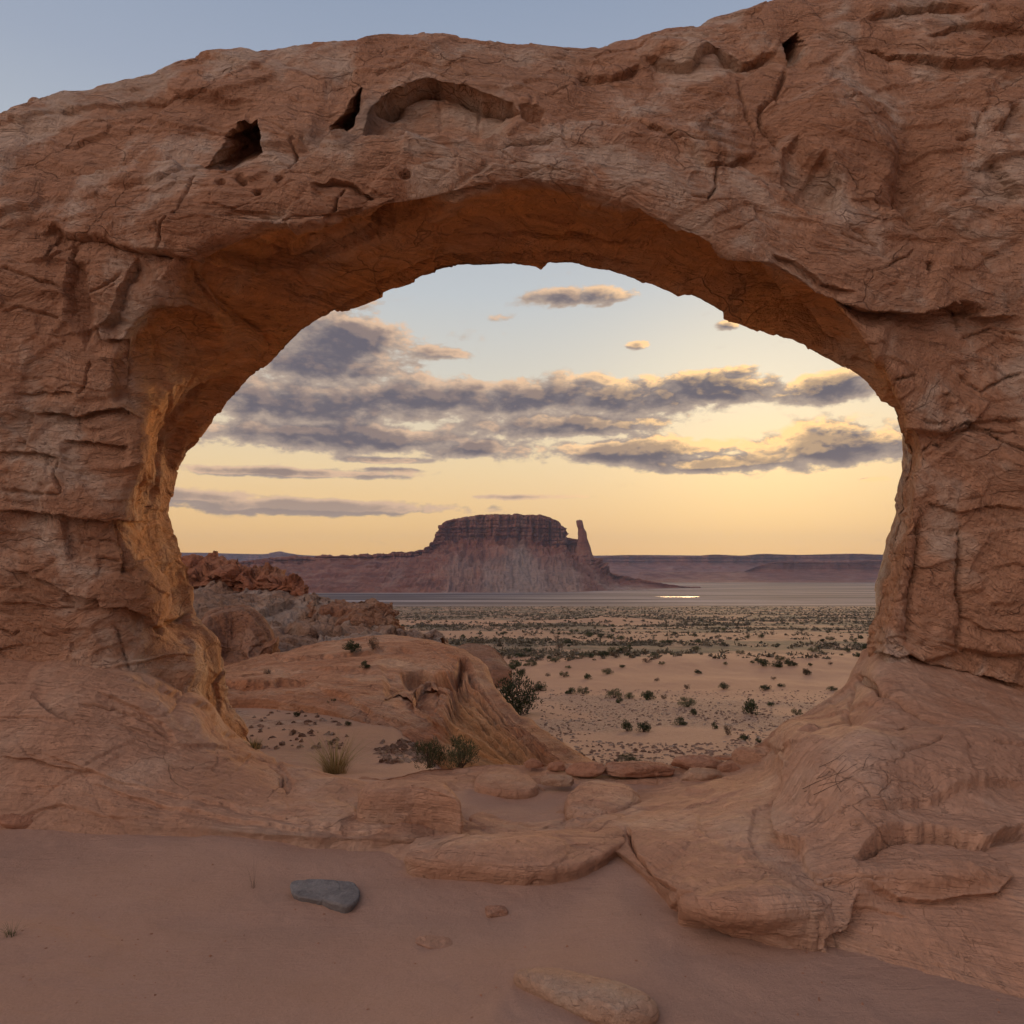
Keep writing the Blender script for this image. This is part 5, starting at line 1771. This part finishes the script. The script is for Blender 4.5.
# ================================================================== SKY, SUN, CAMERA
SUN_EL, SUN_AZ = 7.0, 20.0            # degrees above the horizon, degrees right of straight ahead
W = bpy.data.worlds.new('World')
SC.world = W
W.use_nodes = True
t = NT(W.node_tree)
t.n.clear()
out = t.new('ShaderNodeOutputWorld')
bg = t.new('ShaderNodeBackground')
t.l.new(bg.outputs[0], out.inputs[0])
D = t.new('ShaderNodeTexCoord').outputs['Generated']
sp = t.new('ShaderNodeSeparateXYZ')
t.put(sp.inputs[0], D)
azn = t.math('ARCTAN2', sp.outputs[0], sp.outputs[1])
el = t.math('ARCSINE', sp.outputs[2])
sky = t.new('ShaderNodeTexSky', sky_type='NISHITA')
sky.sun_disc = False
sky.sun_elevation = math.radians(SUN_EL)
sky.sun_rotation = math.radians(SUN_AZ)
sky.dust_density = 2.0
sky.altitude = 1400
nish = t.vmath('MULTIPLY', sky.outputs[0], (0.10, 0.10, 0.10))
eld = t.math('MULTIPLY', el, 180 / math.pi / 90.0)
warm = t.ramp(eld, [(0.0, srgb(255, 193, 101)), (0.035, srgb(254, 204, 130)), (0.09, srgb(246, 216, 166)), (0.15, srgb(222, 214, 196)),
                    (0.23, srgb(196, 201, 204)), (0.36, srgb(162, 172, 190)), (0.5, srgb(132, 149, 176)), (1.0, srgb(95, 120, 165))])
cool = t.ramp(eld, [(0.0, srgb(185, 155, 145)), (0.12, srgb(226, 190, 174)), (0.25, srgb(196, 184, 192)), (0.5, srgb(150, 160, 184)), (1.0, srgb(115, 135, 172))])
# how far round from the sunset
ca = t.math('COSINE', t.math('SUBTRACT', azn, math.radians(10)))
side = t.maprange(ca, -0.2, 0.75)
cd = Vector((-0.62, -0.55, 0.56)).normalized()          # unseen key glow added behind the camera to model the rock
dp = t.new('ShaderNodeVectorMath', operation='DOT_PRODUCT')
t.put(dp.inputs[0], D)
t.put(dp.inputs[1], tuple(cd))
key_lobe = t.maprange(dp.outputs['Value'], 0.55, 0.98)
cool = t.vmath('MULTIPLY', cool, (0.44, 0.42, 0.44))
cool = t.vmath('ADD', cool, t.vmath('MULTIPLY', t.mix(key_lobe, (0, 0, 0), (1, 1, 1)), (1.02, 0.80, 0.70)))
base = t.mix(side, cool, warm)
base = t.mix(0.5, base, nish, 'SCREEN') if False else t.vmath('ADD', t.vmath('MULTIPLY', base, (0.96, 0.96, 0.96)), t.vmath('MINIMUM', t.vmath('MULTIPLY', nish, (0.06, 0.06, 0.06)), (0.05, 0.05, 0.05)))


def direl(px, py):
    x, y, z = ray(px, py)
    return math.atan2(x, y), math.atan2(z, math.hypot(x, y))


BLOBS = [  # px, py, rx, ry, weight
    (300, 405, 120, 26, 1.0), (400, 400, 130, 24, 1.0), (520, 396, 120, 20, 1.0), (620, 398, 110, 18, 1.0), (715, 388, 70, 17, 1.0),
    (330, 435, 150, 17, 1.0), (470, 448, 55, 12, .95), (560, 425, 110, 14, .95), (355, 338, 62, 30, 1.0), (320, 365, 90, 24, .95), (430, 352, 45, 8, .8),
    (590, 297, 62, 11, .85), (634, 345, 16, 6, .8), (727, 326, 13, 6, .75), (835, 385, 60, 17, 1.0), (740, 372, 30, 8, .8),
    (650, 450, 130, 14, 1.0), (730, 462, 100, 11, 1.0), (835, 445, 95, 22, 1.05), (270, 472, 125, 5.5, .95), (310, 507, 150, 8, 1.0),
    (190, 497, 70, 9, 1.0), (520, 497, 60, 3.2, .8), (875, 479, 26, 4, .8), (385, 460, 60, 4, .7), (505, 318, 18, 5, .5), (390, 470, 40, 3, .6),
    ]


NOISE = []


def density(vec, name, oc=8):
    """soft sum of cloud banks broken up by noise; vec = (azimuth, elevation, 0)"""
    s = t.new('ShaderNodeSeparateXYZ')
    t.put(s.inputs[0], vec)
    acc = None
    for (px, py, rx, ry, w) in BLOBS:
        a0, e0 = direl(px, py)
        a1, _ = direl(px + rx, py)
        _, e1 = direl(px, py - ry)
        dx = t.math('MULTIPLY', t.math('SUBTRACT', s.outputs[0], a0), 1 / abs(a1 - a0))
        dy = t.math('MULTIPLY', t.math('SUBTRACT', s.outputs[1], e0), 1 / abs(e1 - e0))
        r2 = t.math('MULTIPLY_ADD', dx, dx, t.math('MULTIPLY', dy, dy))
        g = t.math('MULTIPLY', t.math('EXPONENT', t.math('MULTIPLY', r2, -0.9)), w)
        acc = g if acc is None else t.math('MAXIMUM', t.math('SMOOTH_MAX', acc, g, 0.25), 0.0)
    n1 = t.noise(t.scale(vec, (9, 22, 1)), 1.0, oc - 1, 0.6, 0.15)
    n2 = t.noise(t.scale(vec, (28, 50, 1)), 1.0, oc, 0.62, 0.2)
    nn = t.math('ADD', t.math('MULTIPLY', n1, 0.9), t.math('MULTIPLY', n2, 0.62))
    NOISE.append((acc, n2))
    amp = t.maprange(acc, 0.0, 0.4, 0.35, 1.6)
    NOISE[-1] += (amp,)
    return t.math('ADD', acc, t.math('MULTIPLY', t.math('SUBTRACT', nn, 0.76), amp))


cv = t.new('ShaderNodeCombineXYZ')
t.put(cv.inputs[0], azn)
t.put(cv.inputs[1], el)
CV = cv.outputs[0]
d0 = density(CV, 'a')
sa, se = direl(770, 440)
toward = t.new('ShaderNodeVectorMath', operation='SUBTRACT')
t.put(toward.inputs[0], (sa, se, 0))
t.put(toward.inputs[1], CV)
tn = t.vmath('NORMALIZE', toward.outputs[0])
# light reaches the bank from above and from the sun's side
off = t.vmath('ADD', t.vmath('MULTIPLY', tn, (0.012, 0.007, 0)), (0, 0.010, 0))
d1 = density(t.vmath('ADD', CV, off), 'b', 4)
cover = t.maprange(d0, 0.26, 0.50)
thick = t.maprange(d0, 0.34, 0.95)
lit = t.maprange(t.math('SUBTRACT', d0, d1), 0.0, 0.30)
near_sun = t.new('ShaderNodeVectorMath', operation='LENGTH')
t.put(near_sun.inputs[0], toward.outputs[0])
ns = t.maprange(near_sun.outputs['Value'], 0.05, 0.42, 1.0, 0.0)
body = t.mix(thick, srgb(190, 168, 150), srgb(98, 92, 103))
body = t.mix(t.maprange(eld, 0.03, 0.10, 1.0, 0.0), body, srgb(166, 144, 130))
glow = t.mix(ns, srgb(240, 198, 162), srgb(255, 203, 138))
ln = t.math('MULTIPLY', lit, t.math('SUBTRACT', 1.25, thick), clamp=True)
ln = t.math('ADD', t.math('MULTIPLY', ln, 0.7), t.math('MULTIPLY', ln, t.math('MULTIPLY', ns, 0.6)), clamp=True)
cloud = t.mix(ln, body, glow)
halo = t.math('EXPONENT', t.math('MULTIPLY', t.math('POWER', t.math('DIVIDE', near_sun.outputs['Value'], 0.20), 2.0), -1.0))
base2 = t.vmath('ADD', base, t.vmath('MULTIPLY', t.mix(halo, (0, 0, 0), (1, 1, 1)), (0.30, 0.20, 0.06)))
cloud = t.vmath('ADD', cloud, t.vmath('MULTIPLY', t.mix(t.math('MULTIPLY', ln, t.math('ADD', t.math('MULTIPLY', ns, 0.8), 0.2)), (0, 0, 0), (1, 1, 1)), (0.34, 0.24, 0.10)))
cl = t.mix(t.math('MULTIPLY', cover, 0.96), base2, cloud)
above = t.maprange(sp.outputs[2], -0.02, 0.0)
t.put(bg.inputs[0], t.mix(above, (0.10, 0.07, 0.055), base))
bg2 = t.new('ShaderNodeBackground')
t.put(bg2.inputs[0], cl)
# banks of cloud only stand over the sunset quarter of the sky
zone = t.math('MULTIPLY', t.math('GREATER_THAN', ca, 0.62), t.math('MULTIPLY', t.math('GREATER_THAN', sp.outputs[2], 0.0), t.math('LESS_THAN', sp.outputs[2], 0.46)))
mx = t.new('ShaderNodeMixShader')
t.put(mx.inputs[0], zone)
t.l.new(bg.outputs[0], mx.inputs[1])
t.l.new(bg2.outputs[0], mx.inputs[2])
t.l.new(mx.outputs[0], out.inputs[0])

sun = bpy.data.lights.new('sun', 'SUN')
sun.energy = 1.7
sun.angle = math.radians(18)
sun.color = (1.0, 0.62, 0.30)
so = bpy.data.objects.new('sun', sun)
COL.objects.link(so)
a_, e_ = math.radians(SUN_AZ), math.radians(SUN_EL)
dirv = Vector((math.sin(a_) * math.cos(e_), math.cos(a_) * math.cos(e_), math.sin(e_)))
so.rotation_euler = (-dirv).to_track_quat('-Z', 'Y').to_euler()

cam = bpy.data.cameras.new('camera')
cam.sensor_width = 36
cam.lens = FPX / 1024 * 36
cam.clip_start = 0.05
cam.clip_end = 30000
co = bpy.data.objects.new('camera', cam)
COL.objects.link(co)
co.location = (0, 0, CAMZ)
co.rotation_euler = (math.pi / 2 + PITCH, 0, 0)
SC.camera = co
SC.view_settings.view_transform = 'Standard'
SC.view_settings.look = 'None'
SC.view_settings.exposure = 0
SC.view_settings.gamma = 1
SC.cycles.use_denoising = True
try:
    SC.cycles.denoiser = 'OPENIMAGEDENOISE'
except Exception:
    pass
SC.cycles.max_bounces = 6
SC.cycles.diffuse_bounces = 3
SC.cycles.glossy_bounces = 2
SC.cycles.transmission_bounces = 2
SC.cycles.volume_bounces = 1
SC.cycles.transparent_max_bounces = 4
SC.cycles.use_adaptive_sampling = True
SC.cycles.adaptive_threshold = 0.02
W.cycles.sampling_method = 'NONE'
